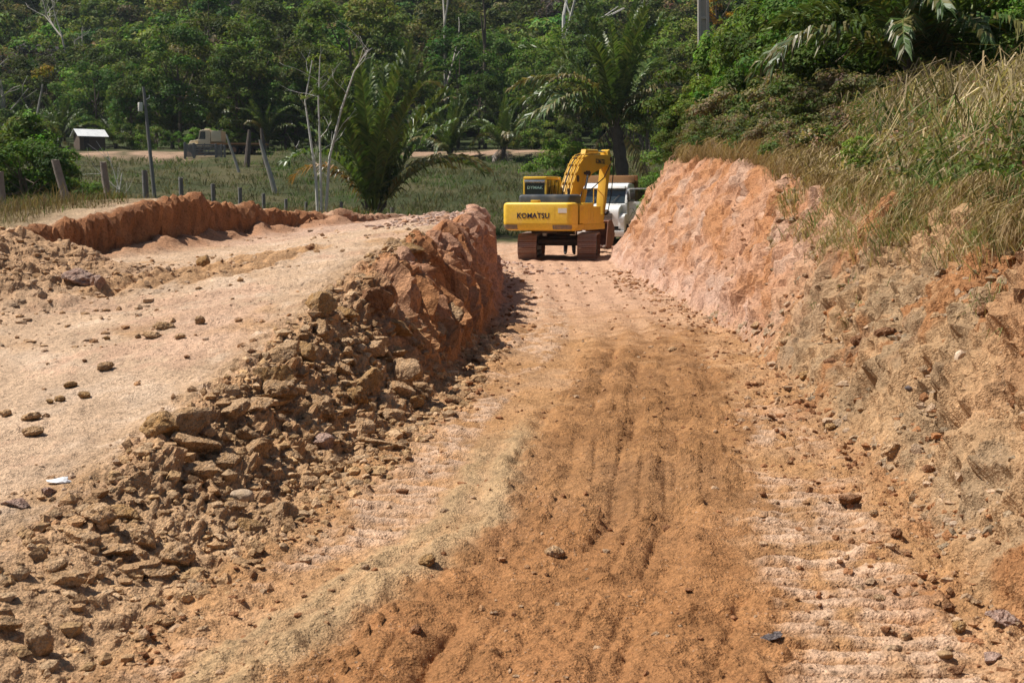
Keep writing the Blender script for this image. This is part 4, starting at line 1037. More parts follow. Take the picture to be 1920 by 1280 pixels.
def person():
    d = 51.6
    x = (1068 - 960) / F_PX * d
    z0 = float(ground_z(x, d))
    J = {}
    pts = [('pelvis', (0, 0, .95), .15), ('waist', (0, .01, 1.10), .135), ('chest', (0, .0, 1.32), .165), ('neck0', (0, .0, 1.48), .075), ('head0', (0, -.02, 1.58), .082), ('head1', (0, -.02, 1.68), .098), ('head2', (0, -.01, 1.76), .06)]
    ed = [('pelvis', 'waist'), ('waist', 'chest'), ('chest', 'neck0'), ('neck0', 'head0'), ('head0', 'head1'), ('head1', 'head2')]
    for s, n in ((-1, 'l'), (1, 'r')):
        pts += [('hip' + n, (s * .10, 0, .88), .125), ('knee' + n, (s * .155, -.02, .49), .098), ('calf' + n, (s * .165, .01, .32), .092), ('ank' + n, (s * .175, .02, .09), .075), ('toe' + n, (s * .19, -.16, .04), .036),
                ('sh' + n, (s * .19, 0, 1.42), .07), ('elb' + n, (s * .27, .03, 1.15), .046), ('wri' + n, (s * .27, -.12, .93), .030), ('palm' + n, (s * .265, -.16, .87), .030)]
        ed += [('pelvis', 'hip' + n), ('hip' + n, 'knee' + n), ('knee' + n, 'calf' + n), ('calf' + n, 'ank' + n), ('ank' + n, 'toe' + n), ('chest', 'sh' + n), ('sh' + n, 'elb' + n), ('elb' + n, 'wri' + n), ('wri' + n, 'palm' + n)]
        for k, (dx, dy, dz) in enumerate(((-.028, -.045, -.075), (-.010, -.05, -.09), (.010, -.045, -.092), (.027, -.035, -.075), (-s * .055, -.045, -.03))):
            pts += [(f'f{k}a' + n, (s * .265 + dx * .6, -.16 + dy * .5, .87 + dz * .5), .011), (f'f{k}b' + n, (s * .265 + dx, -.16 + dy * .6, .87 + dz * 1.1), .009)]
            ed += [('palm' + n, f'f{k}a' + n), (f'f{k}a' + n, f'f{k}b' + n)]
    ix = {p[0]: i for i, p in enumerate(pts)}
    me = bpy.data.meshes.new('person_rig'); me.from_pydata([p[1] for p in pts], [(ix[a], ix[b]) for a, b in ed], [])
    o = bpy.data.objects.new('person_rig', me); COL.objects.link(o)
    o.modifiers.new('skin', 'SKIN'); sub = o.modifiers.new('sub', 'SUBSURF'); sub.levels = sub.render_levels = 2
    for i, p in enumerate(pts):
        me.skin_vertices[0].data[i].radius = (p[2], p[2] * (.8 if p[0] in ('pelvis', 'waist', 'chest') else 1.0))
    me.skin_vertices[0].data[ix['pelvis']].use_root = True
    dg = bpy.context.evaluated_depsgraph_get(); dg.update()
    bm_ = bpy.data.meshes.new_from_object(o.evaluated_get(dg)); bm_.name = 'body'
    bpy.data.objects.remove(o)
    plain('skin', (0.20, 0.10, 0.06), 0.55, scale=6.0); plain('trousers', (0.022, 0.022, 0.028), 0.85, scale=8.0)
    plain('shirt', (0.10, 0.12, 0.16), 0.85, scale=8.0); plain('boots', (0.03, 0.02, 0.015), 0.6, scale=8.0); plain('hair', (0.012, 0.009, 0.008), 0.7, scale=20.0)
    for m in ('skin', 'trousers', 'shirt', 'boots'): bm_.materials.append(MATS[m])
    for p in bm_.polygons:
        c = p.center; p.use_smooth = True
        arm = abs(c.x) > .19 and c.z < 1.30 and c.z > .7
        p.material_index = 3 if c.z < .12 else (0 if (c.z > 1.50 or arm) else (1 if c.z < 1.0 else 2))
    t = empty('person', (x, d, z0), 'person in dark trousers and boots standing in front of the excavator tracks', 'person')
    link('body', bm_, t)
    rings = []
    for k in range(6):
        a = k / 5 * math.pi / 2; rr = .112 * math.cos(a) + .004
        rings.append([(rr * math.cos(q / 16 * 6.283), -.01 + rr * 1.12 * math.sin(q / 16 * 6.283) + .015, 1.70 + .115 * math.sin(a)) for q in range(16)])
    MB().loft(rings).part('hair', 'hair', t)
    f = MB()
    f.tube([(0, -.115, 1.68), (0, -.14, 1.635)], [.012, .018], 8); fo = f.part('nose', 'skin', t)
    for s in (-1, 1):
        MB().cyl((s * .036, -.112, 1.685), (s * .036, -.120, 1.685), .013, 10).part('eye', 'white_plate', t)
        MB().box(s * .098 - .012, s * .098 + .012, -.03, .015, 1.62, 1.69).part('ear', 'skin', t, .008)
    MB().box(-.03, .03, -.117, -.108, 1.595, 1.605).part('mouth', 'boots', t, .002)
person()
# ------------------------------------------------------------------ vegetation
leaf_material('leaf', trans=0.34)
leaf_material('leaf_far', trans=0.3, hue_var=0.10, val_var=0.45)
leaf_material('frond', trans=0.25, rough=0.42, hue_var=0.03, val_var=0.25, spec=0.35)
leaf_material('grass_blade', trans=0.3, rough=0.7, hue_var=0.0, val_var=0.0, spec=0.15)
plain('bark_brown', (0.13, 0.095, 0.065), 0.9, dirt=0.5, dirt_col=(0.05, 0.04, 0.03), scale=3.0, bumpy=0.6)
plain('bark_pale', (0.42, 0.38, 0.32), 0.85, dirt=0.6, dirt_col=(0.16, 0.13, 0.10), scale=2.5, bumpy=0.4)
plain('bark_white', (0.60, 0.56, 0.50), 0.85, dirt=0.45, dirt_col=(0.25, 0.21, 0.17), scale=1.2, bumpy=0.4)
plain('palm_trunk', (0.13, 0.10, 0.08), 0.95, dirt=0.6, dirt_col=(0.05, 0.038, 0.03), scale=2.5, bumpy=0.9)
plain('weathered_wood', (0.30, 0.245, 0.20), 0.9, dirt=0.6, dirt_col=(0.13, 0.10, 0.08), scale=5.0, bumpy=0.7)
plain('grey_wood', (0.20, 0.185, 0.17), 0.9, dirt=0.5, dirt_col=(0.09, 0.08, 0.07), scale=5.0, bumpy=0.7)

def leaf_quads(c, nrm, size, rs, aspect=0.55):
    n = len(c)
    r = rs.normal(size=(n, 3)); a = np.cross(nrm, r); a /= np.linalg.norm(a, axis=1, keepdims=True) + 1e-9
    b = np.cross(nrm, a); b /= np.linalg.norm(b, axis=1, keepdims=True) + 1e-9
    s = np.asarray(size).reshape(-1, 1) * np.ones((n, 1))
    bend = nrm * s * 0.12
    V = np.stack([c + a * s * .5 - bend, c + b * s * .5 * aspect, c - a * s * .5 - bend, c - b * s * .5 * aspect], 1).reshape(-1, 3)
    Fq = np.arange(4 * n).reshape(n, 4)
    return V, Fq

def unit(v): return v / (np.linalg.norm(v, axis=-1, keepdims=True) + 1e-9)

def foliage(seed, clumps, per, leaf, pal, flat=.75, out=1.5):
    """clumps: (k,4) centre+radius; leaf faces spread through each clump's shell. Returns verts, faces, colours"""
    rs = np.random.RandomState(seed)
    cs, ns, cols, sz = [], [], [], []
    pal = np.array(pal)
    for cx, cy, cz, r in clumps:
        k = int(per * (r / np.mean(clumps[:, 3])) ** 2)
        d = unit(rs.normal(size=(k, 3))); d[:, 2] = np.where(d[:, 2] < -.35, -d[:, 2] * .6, d[:, 2])
        rad = r * rs.rand(k, 1) ** .38
        lump = 1 + .25 * np.sin(d[:, :1] * 5 + seed) * np.cos(d[:, 1:2] * 4 + cx)
        p = d * rad * lump * np.array((1, 1, flat)) + np.array((cx, cy, cz))
        cs.append(p); ns.append(unit(d * out + rs.normal(size=(k, 3)) * .45 + np.array((0, 0, .55))))
        base = pal[rs.randint(len(pal))]
        cols.append(base * (0.8 + .4 * rs.rand(k, 1)) * (1 + .12 * rs.normal(size=(k, 3)))); sz.append(leaf * (.6 + .8 * rs.rand(k)))
    c = np.concatenate(cs); V, Fq = leaf_quads(c, np.concatenate(ns), np.concatenate(sz), rs)
    return V, Fq, np.repeat(np.concatenate(cols), 4, 0)

GREENS_DARK = [(0.0717, 0.115, 0.0242), (0.0922, 0.1325, 0.0286), (0.1126, 0.1475, 0.033), (0.0589, 0.1, 0.0242)]
GREENS_MID = [(0.1056, 0.1711, 0.033), (0.132, 0.1947, 0.0396), (0.0888, 0.1416, 0.0308), (0.168, 0.2006, 0.0484)]
GREENS_LIGHT = [(.13, .225, .035), (.155, .245, .04), (.115, .19, .034), (.185, .25, .055)]
OLIVES = [(0.156, 0.156, 0.0529), (0.12, 0.132, 0.046), (0.18, 0.156, 0.069), (0.102, 0.12, 0.0368)]
YELLOWS = [(.50, .28, .02), (.42, .22, .02), (.30, .19, .03)]

def clump_set(seed, R_, H0, H1, k, shape='round'):
    rs = np.random.RandomState(seed); out = []
    for i in range(k):
        t = (i + rs.rand()) / k
        h = H0 + (H1 - H0) * t
        if shape == 'umbrella': rr = R_ * (0.55 + .45 * t) * math.sqrt(rs.rand())
        elif shape == 'tall': rr = R_ * (.35 + .65 * math.sin(math.pi * min(1, .12 + t * .88))) * math.sqrt(rs.rand())
        else: rr = R_ * math.sin(math.pi * (0.15 + .72 * t)) * (.45 + .55 * math.sqrt(rs.rand()))
        a = rs.rand() * 6.283
        out.append((rr * math.cos(a), rr * math.sin(a), h, R_ * (.26 + .20 * rs.rand())))
    return np.array(out)

def branch_tubes(mb, p, d, L, r, depth, rnd, bend=.25, kids=(2, 3), seg=6, ratio=.68):
    pts = [Vector(p)]; dd = Vector(d).normalized(); n = 4
    for i in range(n):
        dd = (dd + Vector((rnd.gauss(0, bend), rnd.gauss(0, bend), rnd.gauss(0.04, bend * .6))) * .5).normalized()
        pts.append(pts[-1] + dd * (L / n))
    mb.tube(pts, [r * (1 - .45 * i / n) for i in range(n + 1)], seg)
    if depth > 0:
        for k in range(rnd.randint(*kids)):
            i = rnd.choice((2, 3, 4, 4))
            nd = (dd + Vector((rnd.gauss(0, .55), rnd.gauss(0, .55), rnd.gauss(.15, .35)))).normalized()
            branch_tubes(mb, pts[i], nd, L * ratio * rnd.uniform(.7, 1.1), r * .5, depth - 1, rnd, bend, kids, max(4, seg - 1), ratio)

def tree_proto(seed, height, R_, h0, k, per, leaf, pal, shape='round', bark='bark_brown', tr=.16, far=False):
    cl = clump_set(seed, R_, h0, height, k, shape)
    V, Fq, cc = foliage(seed, cl, per, leaf, pal)
    crown = mesh_np('crown', V, Fq, 'leaf_far' if far else 'leaf', cc, smooth=False)
    rnd = random.Random(seed)
    mb = MB(); top = Vector((rnd.uniform(-.3, .3), rnd.uniform(-.3, .3), height * .72))
    mb.tube([(0, 0, -.4), (rnd.uniform(-.1, .1), 0, height * .25), (rnd.uniform(-.2, .2), rnd.uniform(-.2, .2), height * .5), top], [tr * 1.25, tr, tr * .75, tr * .4], 8)
    for c in cl[::max(1, len(cl) // 9)]:
        s = rnd.uniform(.3, .62); st = Vector((0, 0, height * s))
        e = Vector(c[:3]); m = (st + e) / 2 + Vector((0, 0, -.08 * height * rnd.random()))
        mb.tube([st, m, e], [tr * .45, tr * .3, tr * .1], 5)
    trunk = mb.mesh('trunk', bark, 0, 60)
    return trunk, crown

def plant(name, proto, loc, label, cat, group=None, s=1.0, rz=0.0, parts=('trunk', 'crown')):
    t = empty(name, loc, label, cat, group, rz)
    t.scale = (s, s, s) if isinstance(s, (int, float)) else s
    for nm, me in zip(parts, proto): link(nm, me, t)
    return t

# ---- palms -------------------------------------------------------
def frond_mesh(seed, L, e0, curl, leaf_len, pal, n=64, droop=.35, fold=.55, thin=1.0):
    """one pinnate leaf: grows from the origin towards +x, rising at e0, curling down by curl (radians over its length)"""
    rs = np.random.RandomState(seed)
    m = 15; s = np.linspace(0, 1, m); ang = e0 - curl * s ** 1.7
    pts = np.zeros((m, 3))
    for i in range(1, m):
        a = (ang[i] + ang[i - 1]) / 2
        pts[i] = pts[i - 1] + np.array((math.cos(a), 0, math.sin(a))) * L / (m - 1)
    pts[:, 1] += .04 * L * np.sin(s * 2 + seed) * s
    V, Fs, Cc = [], [], []
    pal = np.array(pal)
    def add(vs, fs, col):
        b = len(V); V.extend(vs); Fs.extend([tuple(i + b for i in f) for f in fs]); Cc.extend([col] * len(vs))
    rc = pal[0] * 1.25 + np.array((.05, .03, .0))
    for i in range(m - 1):
        r0 = .045 * (1 - .8 * s[i]) * thin * L / 6; r1 = .045 * (1 - .8 * s[i + 1]) * thin * L / 6
        a, b = pts[i], pts[i + 1]
        add([a + (0, r0, 0), a + (0, -r0, 0), a + (0, 0, r0), b + (0, r1, 0), b + (0, -r1, 0), b + (0, 0, r1)], [(0, 3, 5), (0, 5, 2), (1, 2, 5), (1, 5, 4), (0, 1, 4), (0, 4, 3)], rc)
    for sd in (-1, 1):
        for k in range(n):
            t = .10 + .90 * (k + rs.rand() * .6) / n
            x = t * (m - 1); i = min(int(x), m - 2); f = x - i
            p = pts[i] * (1 - f) + pts[i + 1] * f; a = ang[i] * (1 - f) + ang[i + 1] * f
            T = np.array((math.cos(a), 0, math.sin(a))); U = np.array((-math.sin(a), 0, math.cos(a))); S = np.array((0, sd, 0))
            ll = leaf_len * (.45 + .55 * math.sin(math.pi * min(1, .18 + t * .86))) * (.85 + .3 * rs.rand())
            d = unit(S * (1.0 - .35 * t) + T * (.55 + .5 * t) + U * (fold + .25 * rs.normal()))
            w = .046 * L / 6 * thin * (1.0 + .2 * rs.rand())
            q = unit(np.cross(d, T + .15 * rs.normal(size=3)))
            wv = unit(np.cross(d, q)) * w
            mid = p + d * ll * .55 + np.array((0, 0, -droop * ll * .10)); tip = p + d * ll * .92 + np.array((0, 0, -droop * ll * (.5 + .4 * rs.rand())))
            col = pal[rs.randint(len(pal))] * (.8 + .4 * rs.rand())
            add([p + wv * .6, p - wv * .6, mid + wv, mid - wv, tip], [(0, 1, 3), (0, 3, 2), (2, 3, 4)], col)
    return mesh_np('frond', np.array(V), np.array(Fs), 'frond', np.array(Cc), smooth=False)

PG = [(0.0813, 0.1281, 0.0322), (0.065, 0.1074, 0.0287), (0.1063, 0.1525, 0.0391), (0.1438, 0.1708, 0.0517)]
PY = [(.16, .14, .045), (.11, .12, .035), (.20, .15, .05)]
PD = [(.17, .13, .095), (.12, .095, .07), (.21, .17, .13)]
PO = [(.30, .15, .03), (.24, .13, .03), (.16, .12, .035)]
FROND = {
    'up': [frond_mesh(1 + i, 6.2, R(87 - 4 * i), .28 + .12 * i, .85, PG) for i in range(3)],
    'arch': [frond_mesh(11 + i, 6.0, R(70 - 7 * i), 1.15 + .25 * i, .95, PG, droop=.5) for i in range(3)],
    'fan': [frond_mesh(61 + i, 6.0, R(79 - 6 * i), .42 + .16 * i, .95, PG + PY[1:2], droop=.5) for i in range(3)],
    'low': [frond_mesh(21 + i, 5.6, R(48 - 8 * i), 1.35 + .2 * i, .95, PG[:2] + PY[:1], droop=.7, fold=.2) for i in range(3)],
    'yellow': [frond_mesh(31 + i, 5.6, R(66 - 14 * i), 1.7, .85, PY, droop=.7, fold=.2) for i in range(2)],
    'dead': [frond_mesh(41 + i, 5.0, R(-10 - 20 * i), 1.3 - .3 * i, .6, PD, droop=.9, fold=-.2, n=40) for i in range(2)],
    'brown': [frond_mesh(51, 4.6, R(62), 2.3, .8, PO, droop=.8, fold=.1, n=46)],
}
def palm(loc, seed, trunk_h, trunk_r, plan, label, s=1.0, group=None, lean=(0, 0), name='babassu_palm'):
    """plan: list of (kind, how many, azimuths or None)"""
    rnd = random.Random(seed)
    t = empty(name, loc, label, 'palm tree', group)
    t.scale = (s, s, s)
    mb = MB()
    n = max(3, int(trunk_h / .35))
    pts, rs_ = [], []
    for i in range(n + 1):
        f = i / n
        pts.append((lean[0] * f * f, lean[1] * f * f, -.35 + (trunk_h + .35) * f)); rs_.append(trunk_r * (1.15 - .3 * f) * (1.0 + (.12 if i % 2 else -.05)))
    mb.tube(pts, rs_, 10)
    tr = mb.part('trunk', 'palm_trunk', t)
    for k in range(10):   # old leaf bases at the crown
        a = rnd.random() * 6.283; h = trunk_h * rnd.uniform(.72, 1.0)
        bx = Vector((lean[0] + trunk_r * .7 * math.cos(a), lean[1] + trunk_r * .7 * math.sin(a), h))
        MB().tube([bx, bx + Vector((math.cos(a) * .28, math.sin(a) * .28, .5))], [.09, .03], 5).part('leaf_base', 'palm_trunk', tr)
    top = Vector((lean[0], lean[1], trunk_h))
    for kind, cnt, azs in plan:
        for k in range(cnt):
            me = FROND[kind][rnd.randrange(len(FROND[kind]))]
            az = R(azs[k]) if azs else (k + rnd.random() * .8) / cnt * 6.283
            link('frond', me, t, loc=top + Vector((math.cos(az), math.sin(az), 0)) * trunk_r * .45, rot=(rnd.uniform(-.18, .18), rnd.uniform(-.12, .12), az), scale=rnd.uniform(.82, 1.1))
    return t

def gz(x, y): return float(ground_z(x, y)) if y < 65 else float(far_h(np.array(x), np.array(y)))
def place(px, d): x = (px - 960) / F_PX * d; return Vector((x, d, gz(x, d)))

palm(place(703, 66), 3, 1.0, .36, [('up', 8, None), ('fan', 15, None), ('arch', 2, None), ('dead', 3, (200, -80, -20)), ('brown', 1, (185,)), ('yellow', 2, (-15, 30))],
     'low upright palm with a short dark stem behind the far end of the earth bench', 1.22)
palm(place(1170, 82), 5, 4.3, .33, [('up', 5, None), ('fan', 8, None), ('arch', 8, None), ('low', 8, (180, 160, 200, 0, 20, -20, 230, 310)), ('yellow', 4, (-10, 190, -40, 215)), ('dead', 3, None)],
     'tall palm with a thick dark trunk and drooping yellowish fronds beyond the truck', 1.28, lean=(-.5, 0))
def where(px):
    """what a plant of the forest edge stands behind, named by things one can find"""
    for lim, ph in ((70, 'behind the thicket by the fence posts'), (135, 'beside the leaning bare trunk'), (225, 'behind the white-roofed shed'), (325, 'behind the leaning utility pole'), (490, 'behind the flatbed truck'),
                    (560, 'behind the leaning grey palm trunk'), (650, 'behind the slender white-stemmed tree'), (760, 'behind the low upright palm'), (880, 'beside the grey dead tree'), (985, 'behind the far track and the excavator cab'),
                    (1130, 'behind the excavator boom'), (1270, 'behind the tall palm'), (1400, 'behind the concrete pole')):
        if px < lim: return ph
    return 'behind the bushes on the embankment'
def rank(d): return 'at the forest edge' if d < 146 else ('one row into the forest' if d < 162 else 'deep in the forest')
pal_spots = [(845, 124, .6, .9), (945, 122, 1.2, .85), (770, 138, 6.0, .95), (815, 145, 3.5, .9), (120, 146, .8, .85), (225, 146, .6, .8), (420, 140, 3.0, .9), (505, 135, 1.0, .8), (560, 150, 5.0, .9), (1015, 142, 4.0, .9), (1085, 150, 5.0, .95), (330, 146, 2.0, .85), (70, 140, 1.2, .7), (910, 150, 4.5, .85), (640, 140, 2.2, .8)]
for i, (px, d, th, s) in enumerate(pal_spots):
    palm(place(px, d), 60 + i, th, .26, [('up', 4, None), ('fan', 6, None), ('arch', 7, None), ('low', 3, None), ('yellow', 1 + i % 2, None), ('dead', 2 + (3 if px == 945 else 0), None)],
         ('short-stemmed' if th < 1.5 else ('tall' if th > 4 else 'middling')) + ' palm ' + where(px) + ', ' + rank(d), s, 'palms along the forest edge')
def on_bank(px, d, up=0): x = (px - 960) / F_PX * d; return Vector((x, d, gz(x, d) + up))
palm(on_bank(1700, 33), 90, 1.35, .25, [('up', 5, None), ('arch', 10, (200, 240, 285, 320, 0, 90, 150, 260, 300, 225)), ('low', 10, (180, 205, 230, 250, 265, 280, 295, 315, 335, 20))],
     'broad palm with hanging comb-like fronds above the dry grass of the embankment', .85, lean=(0, 0))
palm(on_bank(1860, 35), 91, 1.5, .25, [('up', 6, None), ('arch', 8, None), ('low', 5, (170, 200, 240, 280, 320))],
     'palm standing behind the last dry grass at the top of the embankment', .8)

# ---- broadleaf trees ---------------------------------------------
TREES = {
    'dark': [tree_proto(100 + i, 11, 3.4, 2.6, 26, 210, .34, GREENS_DARK, sh) for i, sh in enumerate(('round', 'tall', 'round'))],
    'mid': [tree_proto(120 + i, 10, 3.2, 2.8, 24, 200, .34, GREENS_MID, sh) for i, sh in enumerate(('round', 'umbrella', 'tall'))],
    'light': [tree_proto(140 + i, 9, 3.2, 3.0, 20, 200, .32, GREENS_LIGHT, 'umbrella', 'bark_pale') for i in range(2)],
    'olive': [tree_proto(160 + i, 10, 3.0, 2.4, 22, 180, .32, OLIVES, 'tall') for i in range(2)],
}
T_LABEL = {'dark': 'dark green tree', 'mid': 'mid green tree', 'light': 'bright green flat-topped tree', 'olive': 'olive tinged tree'}
rnd = random.Random(11)
spots = [('dark', 345, 142, 1.15), ('dark', 420, 150, 1.35), ('olive', 365, 158, 1.45), ('dark', 480, 140, 1.2), ('olive', 545, 150, 1.25), ('dark', 300, 150, 1.0), ('mid', 255, 143, .85), ('mid', 460, 165, 1.5),
         ('mid', 600, 160, 1.55), ('mid', 665, 150, 1.75), ('dark', 590, 138, 1.0), ('dark', 715, 145, 1.15), ('mid', 640, 172, 1.7), ('dark', 400, 185, 2.0), ('olive', 760, 160, 1.4),
         ('dark', 860, 150, 1.2), ('light', 1000, 165, 1.35), ('light', 955, 172, 1.3), ('light', 1050, 178, 1.6), ('mid', 985, 150, .95), ('light', 1010, 148, .8), ('mid', 905, 170, 1.3), ('dark', 1120, 165, 1.5),
         ('mid', 1190, 150, 1.2), ('dark', 1240, 170, 1.5), ('mid', 1290, 160, 1.4), ('olive', 1260, 130, 1.0), ('dark', 1395, 150, 1.6), ('mid', 1450, 165, 1.6), ('dark', 1210, 125, .9),
         ('dark', 190, 150, .9), ('mid', 130, 155, .8), ('dark', 60, 165, .9), ('mid', 20, 150, .8), ('olive', 95, 172, 1.0), ('dark', 240, 168, 1.2), ('mid', 310, 172, 1.2), ('dark', -30, 160, 1.1),
         ('dark', 820, 175, 1.5), ('mid', 700, 185, 1.7), ('dark', 520, 180, 1.6), ('dark', 1080, 155, 1.1), ('mid', 1340, 185, 1.7), ('dark', 1540, 160, 1.8), ('mid', 1640, 170, 1.8), ('dark', 880, 190, 1.5), ('light', 935, 195, 1.4), ('mid', 160, 185, 1.2),
         ('dark', 640, 134, .75), ('dark', 735, 136, .8), ('dark', 540, 137, .85), ('dark', 450, 137, .9), ('mid', 1085, 140, .8), ('dark', 900, 140, .75), ('mid', 790, 140, .75)]
for kind, px, d, s in spots:
    pr = TREES[kind][rnd.randrange(len(TREES[kind]))]
    p = place(px, d); p.z -= .2
    plant('forest_tree', pr, p, ('low ' if s < .95 else ('towering ' if s > 1.45 else '')) + T_LABEL[kind] + ' ' + where(px) + ', ' + rank(d), 'tree', 'trees of the ' + kind + ' kind along the forest edge', s * rnd.uniform(.92, 1.08), rnd.random() * 6.28)
yt = tree_proto(180, 8, 2.4, 3.5, 14, 170, .30, YELLOWS, 'umbrella')
plant('flowering_tree', yt, place(1338, 150) + Vector((0, 0, 10.5)), 'tree in golden yellow blossom behind the concrete pole', 'tree', None, 1.0)

# understorey and bushes
BUSH = {
    'dark': [tree_proto(200 + i, 2.6, 1.6, .5, 16, 130, .22, GREENS_DARK, 'round', tr=.05) for i in range(2)],
    'mid': [tree_proto(210 + i, 2.4, 1.5, .4, 16, 130, .20, GREENS_MID, 'round', tr=.05) for i in range(3)],
    'light': [tree_proto(220 + i, 2.2, 1.4, .4, 15, 120, .19, GREENS_LIGHT, 'round', tr=.04) for i in range(2)],
}
for i in range(62):
    px = rnd.uniform(-30, 1330); d = rnd.uniform(131, 142)
    k = rnd.choice(('dark', 'mid', 'mid', 'light'))
    p = place(px, d); p.z -= .15
    if 110 < px < 235: continue
    if 90 < px < 560 and d < 135: d = 136; p = place(px, d)
    plant('bush', BUSH[k][rnd.randrange(len(BUSH[k]))], p, {'dark': 'dark green bush', 'mid': 'leafy green bush', 'light': 'bright green bush'}[k] + ' in the undergrowth ' + where(px), 'bush', k + ' bushes at the foot of the forest', rnd.uniform(.6, 1.25), rnd.random() * 6.28, ('stem', 'foliage'))
# dark bush by the tall palm
NEARB = {
    'dark': [tree_proto(230 + i, 4.2, 2.3, .6, 26, 300, .20, GREENS_DARK + GREENS_MID[:1], 'round', tr=.10) for i in range(2)],
    'vine': [tree_proto(240 + i, 4.0, 1.4, .5, 22, 260, .17, GREENS_MID + GREENS_LIGHT[:2], 'tall', tr=.08) for i in range(2)],
    'bank': [tree_proto(250 + i, 1.9, 1.25, .25, 18, 230, .13, GREENS_MID + GREENS_LIGHT[:1], 'round', tr=.035) for i in range(3)],
    'bank_light': [tree_proto(256 + i, 2.0, 1.2, .3, 16, 230, .14, GREENS_LIGHT, 'round', tr=.035) for i in range(2)],
    'bank_dry': [tree_proto(260 + i, 1.5, 1.1, .2, 14, 200, .11, [(.17, .14, .07), (.12, .12, .05), (.09, .12, .035), (.11, .13, .04), (.2, .16, .09)], 'round', tr=.03) for i in range(2)],
}
def bush(kind, px, d, s, label, group=None, dz=-.1):
    p = place(px, d) if d > 65 else on_bank(px, d); p.z += dz
    pr = NEARB[kind][rnd.randrange(len(NEARB[kind]))]
    plant('bush', pr, p, label, 'bush', group, s, rnd.random() * 6.28, ('stem', 'foliage'))
bush('dark', 1058, 84, 1.05, 'big dark green bush to one side of the tall palm, behind the excavator boom')
bush('dark', 1110, 90, .8, 'dark green bush in the shade of the tall palm')
bush('vine', 90, 56, 1.25, 'tall leafy vine-covered bush behind the first fence posts')
for px, d, s in ((20, 58, 1.0), (55, 52, .75), (150, 58, .6), (-40, 55, 1.1), (210, 60, .5), (118, 60, .7)):
    bush('dark', px, d, s, 'dark leafy bush in the thicket behind the fence posts', 'bushes behind the fence posts')
NEARB['big'] = [tree_proto(270 + i, 4.4, 1.9, .5, 30, 330, .17, GREENS_MID + GREENS_LIGHT[:1], 'round', tr=.09) for i in range(2)]
NEARB['big_light'] = [tree_proto(274 + i, 4.0, 1.8, .5, 26, 330, .18, GREENS_LIGHT + GREENS_MID[:1], 'round', tr=.08) for i in range(2)]
for px, d, s, k in ((1240, 60, .7, 'big'), (1262, 56, .75, 'big'), (1300, 53, .95, 'big_light'), (1335, 51, 1.12, 'big'), (1375, 50, 1.1, 'big_light'), (1415, 47, 1.05, 'big'), (1285, 50, .55, 'big'), (1225, 64, .7, 'big'), (1322, 48, .7, 'big_light'), (1455, 44, 1.0, 'big'), (1400, 58, 1.4, 'big'), (1350, 46, .6, 'big_light')):
    bush(k, px, d, s, ('low ' if s < .65 else ('tall ' if s > 1 else 'rounded ')) + ('bright' if 'light' in k else 'mid') + ' green bush on the embankment shoulder above the truck' + (', by the concrete pole' if 1310 < px < 1390 else ''), 'bushes above the truck')
for px, d, s in ((1500, 38, .85), (1545, 36, .85), (1590, 37, .95), (1520, 42, 1.1), (1625, 38, .8), (1575, 43, 1.3), (1655, 41, 1.0)):
    bush('big', px, d, s, ('small' if s < .9 else 'large') + ' leafy bush at the top of the embankment ' + ('beside the hanging palm fronds' if px > 1580 else 'above the dry shrubs'), 'bushes at the top of the embankment')
for px, d, s in ((1790, 36, .8), (1900, 31, .62), (1945, 32, .8), (1830, 38, 1.0), (1740, 40, 1.0), (1890, 34, .9), (1700, 38, .8)):
    bush('big_light' if px > 1850 else 'big', px, d, s, 'green bush behind the tall dry grass and palms on the embankment', 'bushes behind the dry grass')
for px, d, s in ((1380, 40, .8), (1440, 37, 1.0), (1480, 33, 1.0), (1560, 31, .95), (1620, 30, .8), (1335, 45, .9), (1515, 34, 1.1), (1450, 40, 1.2), (1410, 42, 1.0), (1680, 29, .7), (1360, 43, 1.0)):
    bush('bank_dry', px, d, s, 'half-dry brown and green shrub among the bank grass', 'dry shrubs on the embankment', -.05)
for px, d, s in ((1290, 45, .75), (1310, 43.5, .85), (1335, 40, .8), (1354, 38, .8), (1380, 35, .8), (1402, 33, .8), (1428, 31, .75), (1455, 29, .65), (1332, 44, 1.05), (1372, 40, 1.15), (1420, 36, 1.1), (1490, 27, .7), (1530, 26, .7)):
    bush('bank_dry', px, d, s, 'dry straw-coloured shrub hanging over the lip of the cut', 'dry shrubs along the lip of the cut', -.12)
bush('bank_light', 1612, 22.5, .28, 'small lime green sprout among the dry bank grass')

